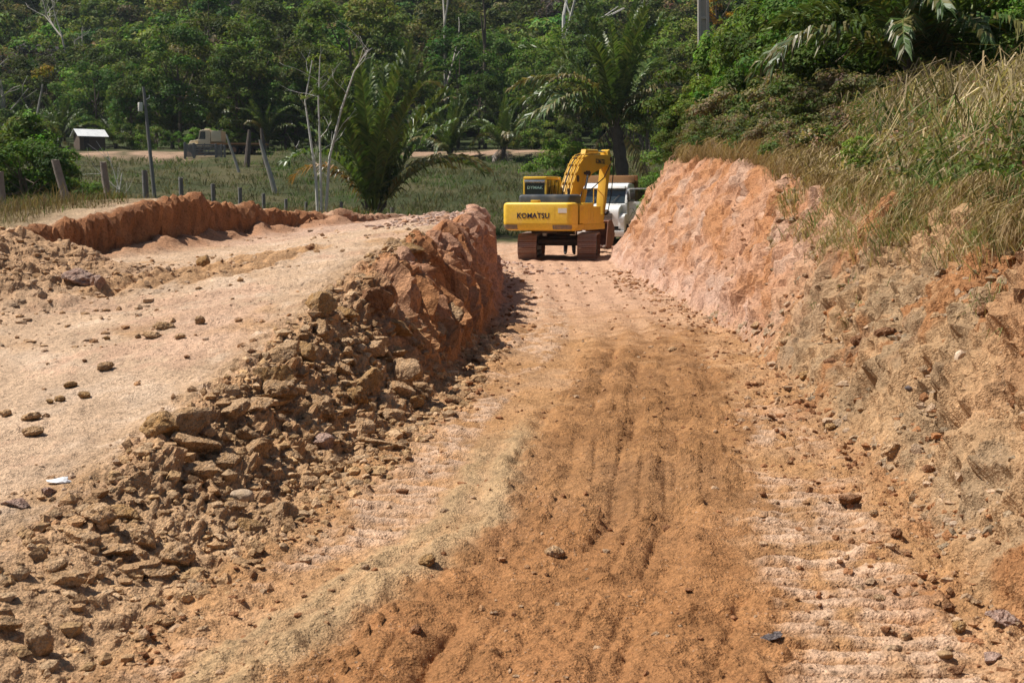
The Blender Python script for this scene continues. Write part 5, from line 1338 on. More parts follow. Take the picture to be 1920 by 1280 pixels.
# ---- bare and dead trees -----------------------------------------
def bare_tree(name, loc, seed, h, r, mat, label, stems, depth=2, kids=(2, 3), bend=.22, ratio=.62):
    t = empty(name, loc, label, 'dead tree')
    rr = random.Random(seed)
    mb = MB()
    for dx, dy, f in stems:
        branch_tubes(mb, (dx * .12, dy * .12, -.3), (dx, dy, 1), h * f, r * (.75 + .25 * f), depth, rr, bend, kids, 7, ratio)
    mb.part('trunk', mat, t)
    return t
def slender_tree():
    d = 62.0; o = place(603, d); o.z -= .1
    t = empty('slender_tree', o, 'slender white-stemmed tree with nearly bare branches beside the low upright palm', 'tree')
    rr = random.Random(4)
    for line, r0 in (([(598, 405), (592, 330), (580, 245), (572, 190), (586, 110)], .085), ([(603, 405), (601, 300), (597, 190), (600, 105)], .075), ([(606, 400), (618, 295), (640, 205), (664, 135), (690, 92)], .08)):
        pts = [P(x, y, d + .15 * i * (1 if r0 > .08 else -1)) - o for i, (x, y) in enumerate(line)]
        pts[0].z = -.2
        mb = MB(); n = len(pts)
        mb.tube(pts, [r0 * (1 - .75 * i / (n - 1)) for i in range(n)], 7)
        for k in range(9):
            i = rr.randrange(1, n); f = rr.random(); p = pts[i - 1].lerp(pts[i], f)
            if p.z < 2.2: continue
            branch_tubes(mb, p, (rr.gauss(0, .8), rr.gauss(0, .5), .7), rr.uniform(.6, 1.5), .02, 1, rr, .3, (2, 3), 4, .6)
        mb.part('stem', 'bark_white', t)
    V, Fq, cc = foliage(88, np.array([(p.x, p.y, p.z, .35) for p in [P(585, 112, d) - o, P(602, 108, d) - o, P(655, 150, d) - o, P(572, 185, d) - o]]), 26, .16, GREENS_LIGHT)
    link('leaves', mesh_np('leaves', V, Fq, 'leaf', cc, smooth=False), t)
slender_tree()
bare_tree('dead_tree', place(1056, 176) + Vector((0, 0, 0)), 9, 15, .42, 'bark_white', 'bleached white forked dead trunk rising above the forest', [(-.02, 0, 1.1)], 2, (3, 3), .10, .5)
bare_tree('dead_tree', place(150, 190), 12, 11.5, .22, 'bark_pale', 'tall pale dead tree with spreading bare limbs on the forest slope', [(.0, 0, 1.15), (.10, 0, .75)], 3, (3, 4), .12, .55)
bare_tree('dead_tree', place(12, 150), 15, 7.5, .18, 'bark_pale', 'grey leafless dead tree at the edge of the thicket', [(.12, 0, 1.0), (.3, 0, .8), (-.2, 0, .9)], 2, (2, 3), .18)
bare_tree('dead_tree', place(838, 150), 21, 14.0, .24, 'bark_pale', 'grey dead tree with a leaning forked top behind the palms', [(-.03, 0, 1.05)], 2, (2, 3), .10, .55)
bare_tree('dead_tree', place(905, 160), 22, 14.0, .26, 'bark_brown', 'dark bare trunk standing behind the palms', [(.01, 0, 1.1)], 1, (2, 2), .06, .3)
bare_tree('sapling', place(228, 66), 25, 3.6, .05, 'bark_white', 'thin pale sapling between the fence posts and the utility pole', [(.05, 0, 1.0), (-.12, 0, .7)], 2, (2, 2), .16)
def leaning_trunk(px0, py0, px1, py1, d, r, mat, label):
    a, b = P(px0, py0, d), P(px1, py1, d)
    a.z = min(a.z, gz(a.x, d) - .1) if a.z - gz(a.x, d) < 1.5 else gz(a.x, d) - .1
    t = empty('leaning_trunk', a, label, 'dead trunk')
    v = b - a
    MB().tube([(0, 0, 0), v * .35 + Vector((.02, 0, .05)), v * .7, v], [r, r * .9, r * .75, r * .5], 8).part('trunk', mat, t)
    return t
lt = leaning_trunk(50, 285, 80, 158, 118, .13, 'bark_pale', 'leaning bare pale trunk with a small yellow tuft on top')
V, Fq, cc = foliage(77, np.array([(0, 0, 0, .9), (.6, 0, .5, .6)]), 90, .3, [(.30, .24, .03), (.22, .2, .03)])
link('leaf_tuft', mesh_np('leaf_tuft', V, Fq, 'leaf', cc, smooth=False), lt, loc=P(76, 140, 118) - lt.location)
leaning_trunk(516, 325, 487, 262, 96, .20, 'bark_pale', 'leaning grey dead palm trunk in the meadow')
leaning_trunk(462, 292, 468, 243, 118, .28, 'palm_trunk', 'short dark palm stump near the flatbed truck')
leaning_trunk(448, 300, 424, 252, 112, .14, 'bark_pale', 'broken pale stub leaning in front of the flatbed truck')
leaning_trunk(497, 290, 490, 240, 120, .24, 'palm_trunk', 'dark broken palm stump behind the leaning grey trunk')

# ---- wooded hillside ---------------------------------------------
def hill_forest():
    protos = bpy.data.collections.new('crown_library')
    k = 0
    for pal, sh in ((GREENS_DARK, 'round'), (GREENS_DARK, 'tall'), (GREENS_MID, 'round'), (GREENS_DARK + OLIVES[:1], 'umbrella'), (OLIVES, 'round'), (GREENS_MID + GREENS_LIGHT[:1], 'umbrella'), ([(.10, .085, .07), (.085, .07, .055)], 'round')):
        cl = clump_set(300 + k, 4.0, 2.0, 9.5, 24, sh)
        V, Fq, cc = foliage(300 + k, cl, 90 if k != 6 else 40, .62, pal)
        protos.objects.link(bpy.data.objects.new('tree_crown', mesh_np('tree_crown', V, Fq, 'leaf_far', cc, smooth=False)))
        k += 1
    rs = np.random.RandomState(5); pts = []
    y = 178.0
    while y < 520:
        st = 5.4 + (y - 178) * .012
        xs = np.arange(-.62 * y, .62 * y, st)
        xs = xs + rs.normal(size=len(xs)) * st * .35; ys = y + rs.normal(size=len(xs)) * st * .35
        pts.append(np.stack([xs, ys, far_h(xs, ys) - .8], 1)); y += st * 1.05
    pts = np.concatenate(pts); n = len(pts)
    me = bpy.data.meshes.new('hill_forest'); me.vertices.add(n); me.vertices.foreach_set('co', pts.astype(np.float32).ravel())
    sc = (.75 + .7 * rs.rand(n) ** 1.6).astype(np.float32)
    wgt = np.array([.20, .13, .22, .13, .13, .14, .05]); pick = rs.choice(7, n, p=wgt).astype(np.int32)
    for nm, ty, arr in (('scl', 'FLOAT', sc), ('rotz', 'FLOAT', (rs.rand(n) * 6.283).astype(np.float32)), ('pick', 'INT', pick)):
        me.attributes.new(nm, ty, 'POINT').data.foreach_set('value', arr)
    o = link('hill_forest', me, kind='stuff')
    o['label'] = 'dense forest canopy covering the hillside above the meadow'
    ng = bpy.data.node_groups.new('scatter', 'GeometryNodeTree')
    ng.interface.new_socket('Geometry', in_out='INPUT', socket_type='NodeSocketGeometry'); ng.interface.new_socket('Geometry', in_out='OUTPUT', socket_type='NodeSocketGeometry')
    gi = ng.nodes.new('NodeGroupInput'); go = ng.nodes.new('NodeGroupOutput')
    ci = ng.nodes.new('GeometryNodeCollectionInfo'); ci.inputs['Collection'].default_value = protos; ci.inputs['Separate Children'].default_value = True; ci.inputs['Reset Children'].default_value = True
    ip = ng.nodes.new('GeometryNodeInstanceOnPoints'); ip.inputs['Pick Instance'].default_value = True
    def attr(nm, ty):
        a = ng.nodes.new('GeometryNodeInputNamedAttribute'); a.data_type = ty; a.inputs['Name'].default_value = nm; return a.outputs['Attribute']
    cmb = ng.nodes.new('ShaderNodeCombineXYZ'); ng.links.new(attr('rotz', 'FLOAT'), cmb.inputs['Z'])
    ng.links.new(gi.outputs[0], ip.inputs['Points']); ng.links.new(ci.outputs[0], ip.inputs['Instance']); ng.links.new(attr('pick', 'INT'), ip.inputs['Instance Index'])
    ng.links.new(cmb.outputs[0], ip.inputs['Rotation']); ng.links.new(attr('scl', 'FLOAT'), ip.inputs['Scale']); ng.links.new(ip.outputs[0], go.inputs[0])
    o.modifiers.new('scatter', 'NODES').node_group = ng
hill_forest()

# ---- grasses ------------------------------------------------------
def blades(name, x, y, z, h, w, lean, az, col, label, seed=0, droop=.35):
    n = len(x); rs = np.random.RandomState(seed)
    b = np.stack([x, y, z], 1); d = np.stack([np.cos(az), np.sin(az), np.zeros(n)], 1)
    fa = rs.rand(n) * 6.283; wv = np.stack([np.cos(fa), np.sin(fa), np.zeros(n)], 1) * (w * .5)[:, None]
    upv = np.array((0, 0, 1.0)); hh = h[:, None]; ln = lean[:, None]
    mid = b + upv * hh * .55 * np.cos(ln * .6) + d * hh * .55 * np.sin(ln * .6)
    tip = mid + upv * hh * .45 * (np.cos(ln * 1.6 + droop)) + d * hh * .45 * np.sin(ln * 1.6 + droop)
    V = np.stack([b + wv, b - wv, mid + wv * .85, mid - wv * .85, tip], 1).reshape(-1, 3)
    k = np.arange(n)[:, None] * 5
    Fs = np.concatenate([k + np.array([[0, 1, 3]]), k + np.array([[0, 3, 2]]), k + np.array([[2, 3, 4]])], 0)
    o = link(name, mesh_np(name, V, Fs, 'grass_blade', np.repeat(col, 5, 0), smooth=False), kind='stuff')
    o['label'] = label
    return o

STRAW = np.array([(.36, .27, .15), (.29, .21, .11), (.42, .33, .20), (.22, .155, .08), (.30, .24, .12)]) * 1.22
GREENG = np.array([(.10, .14, .035), (.13, .17, .05), (.08, .12, .03), (.16, .18, .06)]) * 1.25
def tufts(cx, cy, per, spread, rs):
    """blade bases gathered round tuft centres, with the way each blade leans out of its tuft"""
    k = np.repeat(np.arange(len(cx)), per)
    a = rs.rand(len(k)) * 6.283; r = spread[k] * np.sqrt(rs.rand(len(k)))
    return k, cx[k] + r * np.cos(a), cy[k] + r * np.sin(a), a, r / spread[k]

def bank_grass():
    rs = np.random.RandomState(31)
    n = 7500
    y = 9.0 * np.exp(rs.rand(n) ** 1.1 * math.log(52 / 9.0)); u = rs.rand(n)
    xt, zt = right_top(y)
    x = xt + .05 + u ** 1.2 * np.minimum(12, .48 * y - xt + 3)
    tuft = fbm(x * .7, y * .6, 3, 130); t2 = fbm(x * 2.0, y * 1.6, 2, 131); over = x - xt
    keep = (over > .12 + .4 * t2 + 1.0 * sstep(15, 12, y) * sstep(10, 8.5, y)) & (tuft + .5 * t2 > -.28)
    keep &= ~((np.abs(x - 5.6) < .75) & (np.abs(y - 13.6) < 1.2))
    keep &= rs.rand(n) < .52
    x, y, over, tuft = x[keep], y[keep], over[keep], tuft[keep]; m = len(x)
    per = rs.randint(14, 62, m); size = .35 + 1.1 * rs.rand(m) ** 1.6 + .5 * np.clip(tuft, 0, 1)
    dryv = fbm(x * .45, y * .32, 2, 133) + .42 * np.clip((y - 16) / 8, -1, 1) + .06 + .22 * rs.normal(size=m)
    k, bx, by, a, rr_ = tufts(x, y, per, .07 + .17 * rs.rand(m), rs); n = len(k)
    isd = rs.rand(n) < np.clip(.15 + .8 * sstep(-.18, .12, dryv), 0, 1)[k]
    tone = (.55 + .75 * rs.rand(m))[k][:, None]
    ds = rs.randint(len(STRAW), size=m)[k]; ds = np.where(rs.rand(n) < .4, rs.randint(len(STRAW), size=n), ds)
    col = np.where(isd[:, None], STRAW[ds], GREENG[rs.randint(len(GREENG), size=n)]) * tone * (.75 + .5 * rs.rand(n, 1))
    h = (.35 + .8 * rs.rand(n)) * size[k] * ((.50 + .65 * sstep(.1, 2.0, over)) * (1 + .45 * sstep(17, 26, y) * sstep(1.0, 3.0, over)))[k]
    w = (.009 + .016 * rs.rand(n)) * (.75 + by / 34)
    wind = (rs.rand(m) * 6.283)[k]; bent = (np.abs(rs.normal(size=m)) * .35)[k]
    blades('bank_grass', bx, by, ground_z(bx, by) - .04, h, w, .06 + bent + .45 * rr_ + np.abs(rs.normal(size=n)) * .38, np.where(rs.rand(n) < .45, wind + .4 * rs.normal(size=n), a + .4 * rs.normal(size=n)), col, 'tall dry straw and green grass covering the embankment top', 1, 1.0)
    # leafy weeds and dry brush between the grass
    m = 1500
    y = 12.5 * np.exp(rs.rand(m) * math.log(48 / 12.5)); xt, zt = right_top(y)
    x = xt + .35 + rs.rand(m) ** 1.2 * np.minimum(11, .46 * y - xt + 3)
    ok = fbm(x * .6 + 5, y * .5, 3, 137) > -.08; x, y = x[ok], y[ok]; m = len(x)
    rad = .12 + .28 * rs.rand(m) ** 1.5 + .12 * sstep(22, 32, y)
    cl = np.stack([x, y, ground_z(x, y) + rad * (.7 + .8 * rs.rand(m)), rad], 1)
    dry = rs.rand(m) < np.clip(.35 + .3 * sstep(18, 26, y) + .4 * fbm(x * .4, y * .3, 2, 138), 0, 1)
    for nm, sel, pal, lab in (('dry_brush', dry, [(.26, .19, .11), (.20, .14, .08), (.32, .25, .15), (.15, .11, .06)], 'dry brown brush among the bank grass'),
                              ('bank_weeds', ~dry, [(.085, .13, .032), (.11, .155, .04), (.07, .105, .028), (.14, .165, .05)], 'leafy green weeds among the bank grass')):
        V, Fq, cc = foliage(138, cl[sel], 46, .085, pal, 1.1, .6)
        o = link(nm, mesh_np(nm, V, Fq, 'leaf', cc, smooth=False), kind='stuff'); o['label'] = lab
    # dead grass mats bent over the lip
    m = 760
    y = np.concatenate([rs.choice([11.6, 12.4, 13.0, 10.8, 14.5, 17.0, 19.5, 21], m // 2) + rs.normal(size=m // 2) * .35, 22 + 21.5 * rs.rand(m - m // 2)])
    xt, zt = right_top(y); x = xt + .02 + (.22 + .25 * sstep(22, 26, y)) * np.abs(rs.normal(size=m))
    k, bx, by, a, rr_ = tufts(x, y, rs.randint(25, 60, m), .08 + .12 * rs.rand(m), rs); n = len(k)
    col = STRAW[rs.randint(len(STRAW), size=n)] * (.5 + .6 * rs.rand(n, 1)) * np.array((1, .93, .85))
    blades('hanging_grass', bx, by, ground_z(bx, by) - .02, (.2 + .38 * rs.rand(n)) * (1 + 1.1 * sstep(22, 28, by)), .005 + .006 * rs.rand(n) + .0003 * by, .4 + 1.0 * rs.rand(n), math.pi + rs.normal(size=n) * .9, col, 'matted dead grass bent over the lip of the cut', 2, 1.2)
    # turf and dead grass slid down over the near face
    cx, cy = [], []
    for i in range(85):
        q = rs.rand()
        px, py = (1470 + 250 * rs.rand(), 360 + 110 * rs.rand()) if q < .5 else (1700 + 230 * rs.rand(), 320 + 150 * rs.rand() ** 1.3)
        p = hit(px, py); cx.append(p.x); cy.append(p.y)
    cx, cy = np.array(cx), np.array(cy); m = len(cx)
    k, bx, by, a, rr_ = tufts(cx, cy, rs.randint(25, 70, m), .08 + .14 * rs.rand(m), rs); n = len(k)
    col = np.where((rs.rand(n) < (.15 + .5 * rs.rand(m) ** 2)[k])[:, None], GREENG[rs.randint(4, size=n)], STRAW[rs.randint(5, size=n)]) * (.8 + .55 * rs.rand(n, 1))
    blades('slipped_turf', bx, by, ground_z(bx, by) - .01, (.15 + .4 * rs.rand(n)) * (.7 + by / 40), (.005 + .007 * rs.rand(n)) * (.7 + by / 34), .4 + 1.1 * rs.rand(n), np.where(rs.rand(n) < .5, math.pi + .8 * rs.normal(size=n), a), col, 'torn turf and dead grass slid down the near bank face', 6, 1.0)
    # a few green tufts on the near bank face
    cx, cy = [], []
    for px, py in ((1600, 590), (1640, 575), (1850, 585), (1870, 575), (1830, 590), (1900, 620), (1470, 655), (1590, 550), (1540, 560)):
        p = hit(px, py); cx.append(p.x); cy.append(p.y)
    cx, cy = np.array(cx), np.array(cy); m = len(cx)
    k, bx, by, a, rr_ = tufts(cx, cy, rs.randint(20, 40, m), .06 + .06 * rs.rand(m), rs); n = len(k)
    col = np.where((rs.rand(n) < .5)[:, None], GREENG[rs.randint(4, size=n)], STRAW[rs.randint(5, size=n)]) * (.7 + .5 * rs.rand(n, 1))
    blades('bank_tufts', bx, by, ground_z(bx, by) - .01, .12 + .22 * rs.rand(n), .005 + .005 * rs.rand(n), .5 + .8 * rs.rand(n), a, col, 'torn green and dry grass tufts on the near bank face', 5, .8)
bank_grass()

def meadow():
    rs = np.random.RandomState(33)
    n = 8500
    y = 44 * np.exp(rs.rand(n) * math.log(134 / 44.0)); x = (rs.rand(n) * 1.0 - .52) * (y + 2)
    fl, fr = foot_left(np.minimum(y, 66)), foot_right(np.minimum(y, 66))
    t1 = fbm(x * .16, y * .09, 3, 150); t2 = fbm(x * .6, y * .35, 2, 151)
    ok = np.where(y < 60, (x < fl - 1.6 - .8 * t2) | (x > fr + 1.0), True) & (t2 + .6 * t1 > -.55)
    px = 960 + x / y * F_PX
    ok &= ~((np.abs(y - 128) < 4.5) & (((px > 110) & (px < 500)) | ((px > 760) & (px < 1300))))
    ok &= ~((y < 66) & (y > 50) & (x > -1.6) & (x < 9.2))
    x, y, t1, t2 = x[ok], y[ok], t1[ok], t2[ok]; m = len(x)
    k, bx, by, a, rr_ = tufts(x, y, rs.randint(7, 17, m), (.25 + .45 * rs.rand(m)) * (y / 80), rs); n = len(k)
    z = np.where(by < 65, ground_z(bx, np.minimum(by, 65.5)), far_h(bx, by))
    pal = np.array([(.105, .10, .042), (.085, .095, .034), (.14, .115, .058), (.17, .135, .08), (.07, .085, .028)])
    gp = np.array([(.07, .12, .024), (.09, .145, .03), (.06, .105, .022)])
    green = (rs.rand(m) < np.clip(sstep(.08, .35, t1 + .6 * t2) * .85 + sstep(112, 126, y) * .6 + sstep(60, 48, y) * .4, 0, 1))[k]
    tone = (.6 + .7 * rs.rand(m))[k][:, None]
    col = np.where(green[:, None], gp[rs.randint(3, size=n)], pal[rs.randint(5, size=n)]) * tone * (.8 + .4 * rs.rand(n, 1))
    h = (.40 + .55 * rs.rand(n)) * (.6 + .8 * rs.rand(m))[k]; w = (.02 + .03 * rs.rand(n)) * (by / 75)
    blades('meadow_grass', bx, by, z - .05, h, w, .2 + .7 * rr_ + np.abs(rs.normal(size=n)) * .3, a, col, 'rough brownish green grass of the meadow', 3, .5)
meadow()

def weeds():
    rs = np.random.RandomState(35)
    n = 60000
    y = 19.5 * np.exp(rs.rand(n) * math.log(50 / 19.5)); x = -rs.rand(n) * .55 * (y + 1) - 2.5
    wx = wall_x(y); t2 = fbm(x * .8, y * .7, 3, 160)
    ok = (x < wx - 1.0 - 1.2 * t2 - 1.0 * sstep(28, 31, y) * sstep(40, 36, y)) & (t2 > -.45) & (y < 50)
    x, y, t2 = x[ok], y[ok], t2[ok]; n = len(x)
    pal = np.array([(.19, .125, .07), (.15, .095, .055), (.23, .165, .10), (.11, .085, .04)])
    gp = np.array([(.09, .13, .03), (.12, .16, .045), (.07, .10, .025)])
    isg = rs.rand(n) < np.clip(.12 + .55 * sstep(.1, .4, fbm(x * .5, y * .5, 2, 161)), 0, 1)
    col = np.where(isg[:, None], gp[rs.randint(3, size=n)], pal[rs.randint(4, size=n)]) * (.7 + .6 * rs.rand(n, 1))
    h = (.12 + .42 * rs.rand(n) ** 1.5) * (.6 + .9 * np.clip(t2 + .4, 0, 1)); w = (.008 + .011 * rs.rand(n)) * (y / 30)
    blades('weeds', x, y, ground_z(x, y) - .03, h, w, np.abs(rs.normal(size=n)) * .8, rs.rand(n) * 6.283, col, 'reddish brown weeds on the ground above the scraped wall', 4)
weeds()
# ------------------------------------------------------------------ fences, poles, shed
def post(px, py_top, d, w, label, group, lean=0.0, py_base=None, mat='weathered_wood', tall=None, sink=.25):
    a = P(px, py_top, d); g = gz(a.x + lean, d)
    base = Vector((a.x + lean, d, g - sink)); v = a - base
    rr = random.Random(int(px * 7 + py_top))
    o_name = 'fence_post'
    ring = lambda c, s: [(c.x + s * (.5 + rr.uniform(-.05, .05)) * math.cos(q), c.y + s * .5 * math.sin(q), c.z + (rr.uniform(-.015, .015))) for q in [k / 10 * 6.283 for k in range(10)]]
    cs = [Vector((0, 0, 0)), v * .35 + Vector((rr.uniform(-.01, .01), 0, 0)), v * .75 + Vector((rr.uniform(-.012, .012), 0, 0)), v]
    me = MB().loft([ring(c, w * s) for c, s in zip(cs, (1.08, 1.0, .97, .92))]).mesh('fence_post', mat, 0, 40)
    return link(o_name, me, loc=base, label=label, cat='fence post', group=group)
D0 = 3.4
lposts = [(103, 300, 16, .42), (193, 304, 13, .20), (271, 320, 11, .06), (339, 333, 9, .03), (399, 345, 8.5, .02), (450, 352, 8.5, 0), (494, 363, 7, 0), (536, 373, 6.5, 0), (574, 379, 6, 0), (640, 378, 7, 0), (735, 389, 6.5, 0)]
ptops = []
ORD = 'second third fourth fifth sixth seventh eighth ninth tenth eleventh twelfth'.split()
for i, (px, py, wpx, ln) in enumerate(lposts):
    d = D0 * (11.55 + i) if i < 9 else (62 if i == 9 else 60)
    post(px, py, d, wpx / F_PX * d, 'weathered wooden fence post, ' + ORD[i] + ' from the thicket, above the scraped earth wall', 'posts of the wire fence above the scraped wall', ln, mat='weathered_wood' if i < 2 else 'grey_wood')
    ptops.append(P(px, py, d))
post(0, 322, 37.5, .20, 'weathered wooden fence post, first from the thicket, above the scraped earth wall', 'posts of the wire fence above the scraped wall', .05)
for px, py, d, w, lab in ((1711, 228, 22, .14, 'grey round fence post standing upright in the bank grass'), (1792, 231, 21, .20, 'squat broken grey post stub in the bank grass'), (1640, 203, 26, .15, 'weathered post half hidden in dry bank grass')):
    a = P(px, py, d)
    post(px, py, d, w, lab, None, 0.02, mat='grey_wood', sink=.3)
for frac in (.12, .42, .72):
    pts = []
    for a, b in zip(ptops[:9], ptops[1:9]):
        for q in (0, .5):
            p = a.lerp(b, q); p.z -= frac * 1.15 + (.02 if q else 0); p.y -= .08; pts.append(p)
    link('fence_wire', MB().tube(pts, .006, 4).mesh('fence_wire', 'dark_steel'), label='thin barbed wire strand running along the weathered fence posts', cat='wire', group='strands of the wire fence')

def utility_pole():
    d = 88.0
    top = P(269, 163, d); base = P(292, 372, d); g = gz(base.x, d)
    base.z = g - .3
    t = empty('utility_pole', base, 'leaning wooden utility pole with a small transformer in the meadow', 'utility pole')
    v = top - base
    MB().tube([(0, 0, 0), v * .5, v], [.14, .12, .09], 10).part('pole', 'grey_wood', t)
    q = v * .86
    MB().box(-.05, .75, -.05, .05, -.05, .05, Matrix.Translation(q) @ Matrix.Rotation(R(90), 4, 'Z')).part('cross_arm', 'grey_wood', t)
    q = v * .84 + Vector((-.32, -.1, 0))
    MB().cyl(q + Vector((0, 0, -.3)), q + Vector((0, 0, .3)), .16, 14).part('transformer', 'white_plate', t, .03)
    q = v * .90 + Vector((.22, 0, 0))
    MB().tube([q + Vector((-.2, 0, -.05)), q + Vector((.1, 0, .12)), q + Vector((.1, 0, .3))], .035, 6).part('insulator', 'white_plate', t)
    return base + v
ptop = utility_pole()
far_end = P(1180, 150, 100)
for k, dz in ((0, -.15),):
    pts = [ptop.lerp(far_end, q / 24) + Vector((0, 0, dz - 2.6 * math.sin(math.pi * q / 24))) for q in range(25)]
    link('power_line', MB().tube(pts, .014, 4).mesh('power_line', 'grey_wood'), label='thin power line hanging from the leaning utility pole', cat='wire')

def concrete_pole():
    d = 53.0
    top = P(1318, -60, d); base = P(1327, 70, d)
    g = gz(base.x, d)
    t = empty('concrete_pole', (base.x, d, g - .2), 'square concrete power pole with recessed panels rising from the bushes', 'utility pole')
    v = top - Vector((base.x, d, g - .2))
    plain('concrete', (.40, .37, .32), .9, dirt=.5, dirt_col=(.2, .18, .15), scale=2.0, bumpy=.4)
    n = int(v.z / .55)
    for s in (-1, 1):
        w0, w1 = .20, .15
        MB().loft([[(s * w0 - .07, -.12, 0), (s * w0 + .07, -.12, 0), (s * w0 + .07, .12, 0), (s * w0 - .07, .12, 0)],
                   [(v.x + s * w1 - .06, v.y - .10, v.z), (v.x + s * w1 + .06, v.y - .10, v.z), (v.x + s * w1 + .06, v.y + .10, v.z), (v.x + s * w1 - .06, v.y + .10, v.z)]]).part('flange', 'concrete', t, .01)
    MB().loft([[(-.18, -.05, 0), (.18, -.05, 0), (.18, .05, 0), (-.18, .05, 0)], [(v.x - .14, v.y - .04, v.z), (v.x + .14, v.y - .04, v.z), (v.x + .14, v.y + .04, v.z), (v.x - .14, v.y + .04, v.z)]]).part('web', 'concrete', t)
    for k in range(n):
        c = v * ((k + .5) / n)
        if k % 2 == 0:
            MB().box(c.x - .15, c.x + .15, c.y - .10, c.y + .10, c.z - .06, c.z + .06).part('rib', 'concrete', t, .01)
concrete_pole()

def shed():
    d = 138.0
    p = P(168, 272, d); g = gz(p.x, d)
    s = d / F_PX
    t = empty('shed', (p.x, d, g), 'small wooden shed with a white sheet metal roof beyond the far track', 'shed', rz=R(36))
    plain('white_sheet', (.80, .80, .78), .35, dirt=.2, scale=2.0)
    W, Dp, H, Hr = 1.35, 1.0, 1.55, 2.15
    plain('shed_wood', (.13, .09, .065), .9, dirt=.5, dirt_col=(.06, .045, .035), scale=4.0)
    plank = MB().box(-.085, .085, -.015, .015, 0, H).mesh('plank', 'shed_wood', .006)
    for k in range(15):
        link('plank', plank, t, loc=(-W + .09 + k * .18, -Dp, 0)); link('plank', plank, t, loc=(-W + .09 + k * .18, Dp, 0))
    for k in range(11):
        for x in (-W, W): link('plank', plank, t, loc=(x, -Dp + .1 + k * .18, 0), rot=(0, 0, R(90)), scale=(1, 1, 1.0))
    for x in (-W, W):
        MB().prism([(-Dp, H), (Dp, H), (0, Hr)], x - .02, x + .02, 'x').part('gable', 'shed_wood', t)
    MB().box(-.9, -.35, -Dp - .03, -Dp - .017, .0, 1.6).part('doorway', 'dark_steel', t)
    for s_ in (-1, 1):
        roof = MB().prism([(0, Hr + .04), (s_ * (Dp + .35), H - .16), (s_ * (Dp + .35), H - .12), (0, Hr + .08)], -W - .3, W + .3, 'x').part('roof', 'white_sheet', t)
shed()

def gate():
    d = 125.6
    l, r = P(347, 296, d), P(405, 296, d)
    g = gz(l.x, d)
    t = empty('wooden_gate', ((l.x + r.x) / 2, d, g), 'weathered grey plank gate with diagonal braces in front of the flatbed truck', 'gate')
    hw = (r.x - l.x) / 2
    for k, x in enumerate((-hw, -hw * .42, hw, hw + .55, hw + .85)):
        MB().box(x - .10, x + .10, -.08, .08, -.3, 1.45 - .06 * k).part('gate_post', 'grey_wood', t, .02)
    for k in range(7):
        x = -hw + .16 + k * .14
        MB().box(x - .06, x + .06, -.03, .0, .05, 1.25).part('plank', 'grey_wood', t)
    for k in range(5):
        z = .18 + k * .24
        MB().box(-hw * .42 + .1, hw - .1, -.025, .0, z, z + .15).part('rail', 'grey_wood', t)
    a0, a1 = -hw * .42 + .1, hw - .1; m = (a0 + a1) / 2
    for x0, x1 in ((a0 + .1, m - .08), (m + .08, a1 - .1)):
        MB().tube([(x0, -.05, .2), (x1, -.05, 1.25)], .045, 4).part('brace', 'grey_wood', t)
    MB().box(m - .05, m + .05, -.06, -.026, .1, 1.35).part('stile', 'grey_wood', t)
    for k in range(4):
        x = hw + .16 + k * .11
        MB().box(x - .045, x + .045, -.03, .0, .05, 1.2).part('plank', 'grey_wood', t)
gate()

# ------------------------------------------------------------------ rocks and clods
def rock_material(name, a, b):
    m, nt, out = new_mat(name)
    bs = N(nt, 'ShaderNodeBsdfPrincipled', i_Roughness=.95); bs.inputs['Specular IOR Level'].default_value = .12
    tc = N(nt, 'ShaderNodeTexCoord'); oi = N(nt, 'ShaderNodeObjectInfo')
    geo = N(nt, 'ShaderNodeNewGeometry')
    n1 = N(nt, 'ShaderNodeTexNoise', i_Scale=6.0, i_Detail=7.0, i_Roughness=.65); nt.links.new(geo.outputs['Position'], n1.inputs['Vector'])
    n2 = N(nt, 'ShaderNodeTexNoise', i_Scale=38.0, i_Detail=4.0, i_Roughness=.7); nt.links.new(geo.outputs['Position'], n2.inputs['Vector'])
    c = mixrgb(nt, 'MIX', ramp(nt, n1.outputs['Fac'], [(.35, 0.0), (.65, 1.0)]), a, b)
    c = mixrgb(nt, 'MULTIPLY', 1.0, c, ramp(nt, n2.outputs['Fac'], [(.3, .72), (.7, 1.2)]))
    mv = N(nt, 'ShaderNodeMapRange'); mv.inputs['To Min'].default_value = .75; mv.inputs['To Max'].default_value = 1.2
    nt.links.new(oi.outputs['Random'], mv.inputs['Value'])
    hsv = N(nt, 'ShaderNodeHueSaturation'); nt.links.new(c, hsv.inputs['Color']); nt.links.new(mv.outputs[0], hsv.inputs['Value'])
    nt.links.new(hsv.outputs[0], bs.inputs['Base Color'])
    b_ = N(nt, 'ShaderNodeBump', i_Strength=.9, i_Distance=.02)
    ad = N(nt, 'ShaderNodeMath', operation='ADD'); nt.links.new(n1.outputs['Fac'], ad.inputs[0]); nt.links.new(n2.outputs['Fac'], ad.inputs[1])
    nt.links.new(ad.outputs[0], b_.inputs['Height']); nt.links.new(b_.outputs[0], bs.inputs['Normal'])
    nt.links.new(bs.outputs[0], out.inputs['Surface'])
rock_material('rock_tan', (.33, .205, .11), (.42, .285, .17))
rock_material('rock_ochre', (.40, .235, .11), (.46, .30, .165))
rock_material('rock_pale', (.52, .37, .24), (.60, .46, .34))
rock_material('rock_pink', (.40, .25, .19), (.48, .33, .26))
rock_material('rock_rust', (.26, .12, .06), (.36, .19, .10))
rock_material('rock_grey', (.12, .10, .10), (.22, .18, .17))

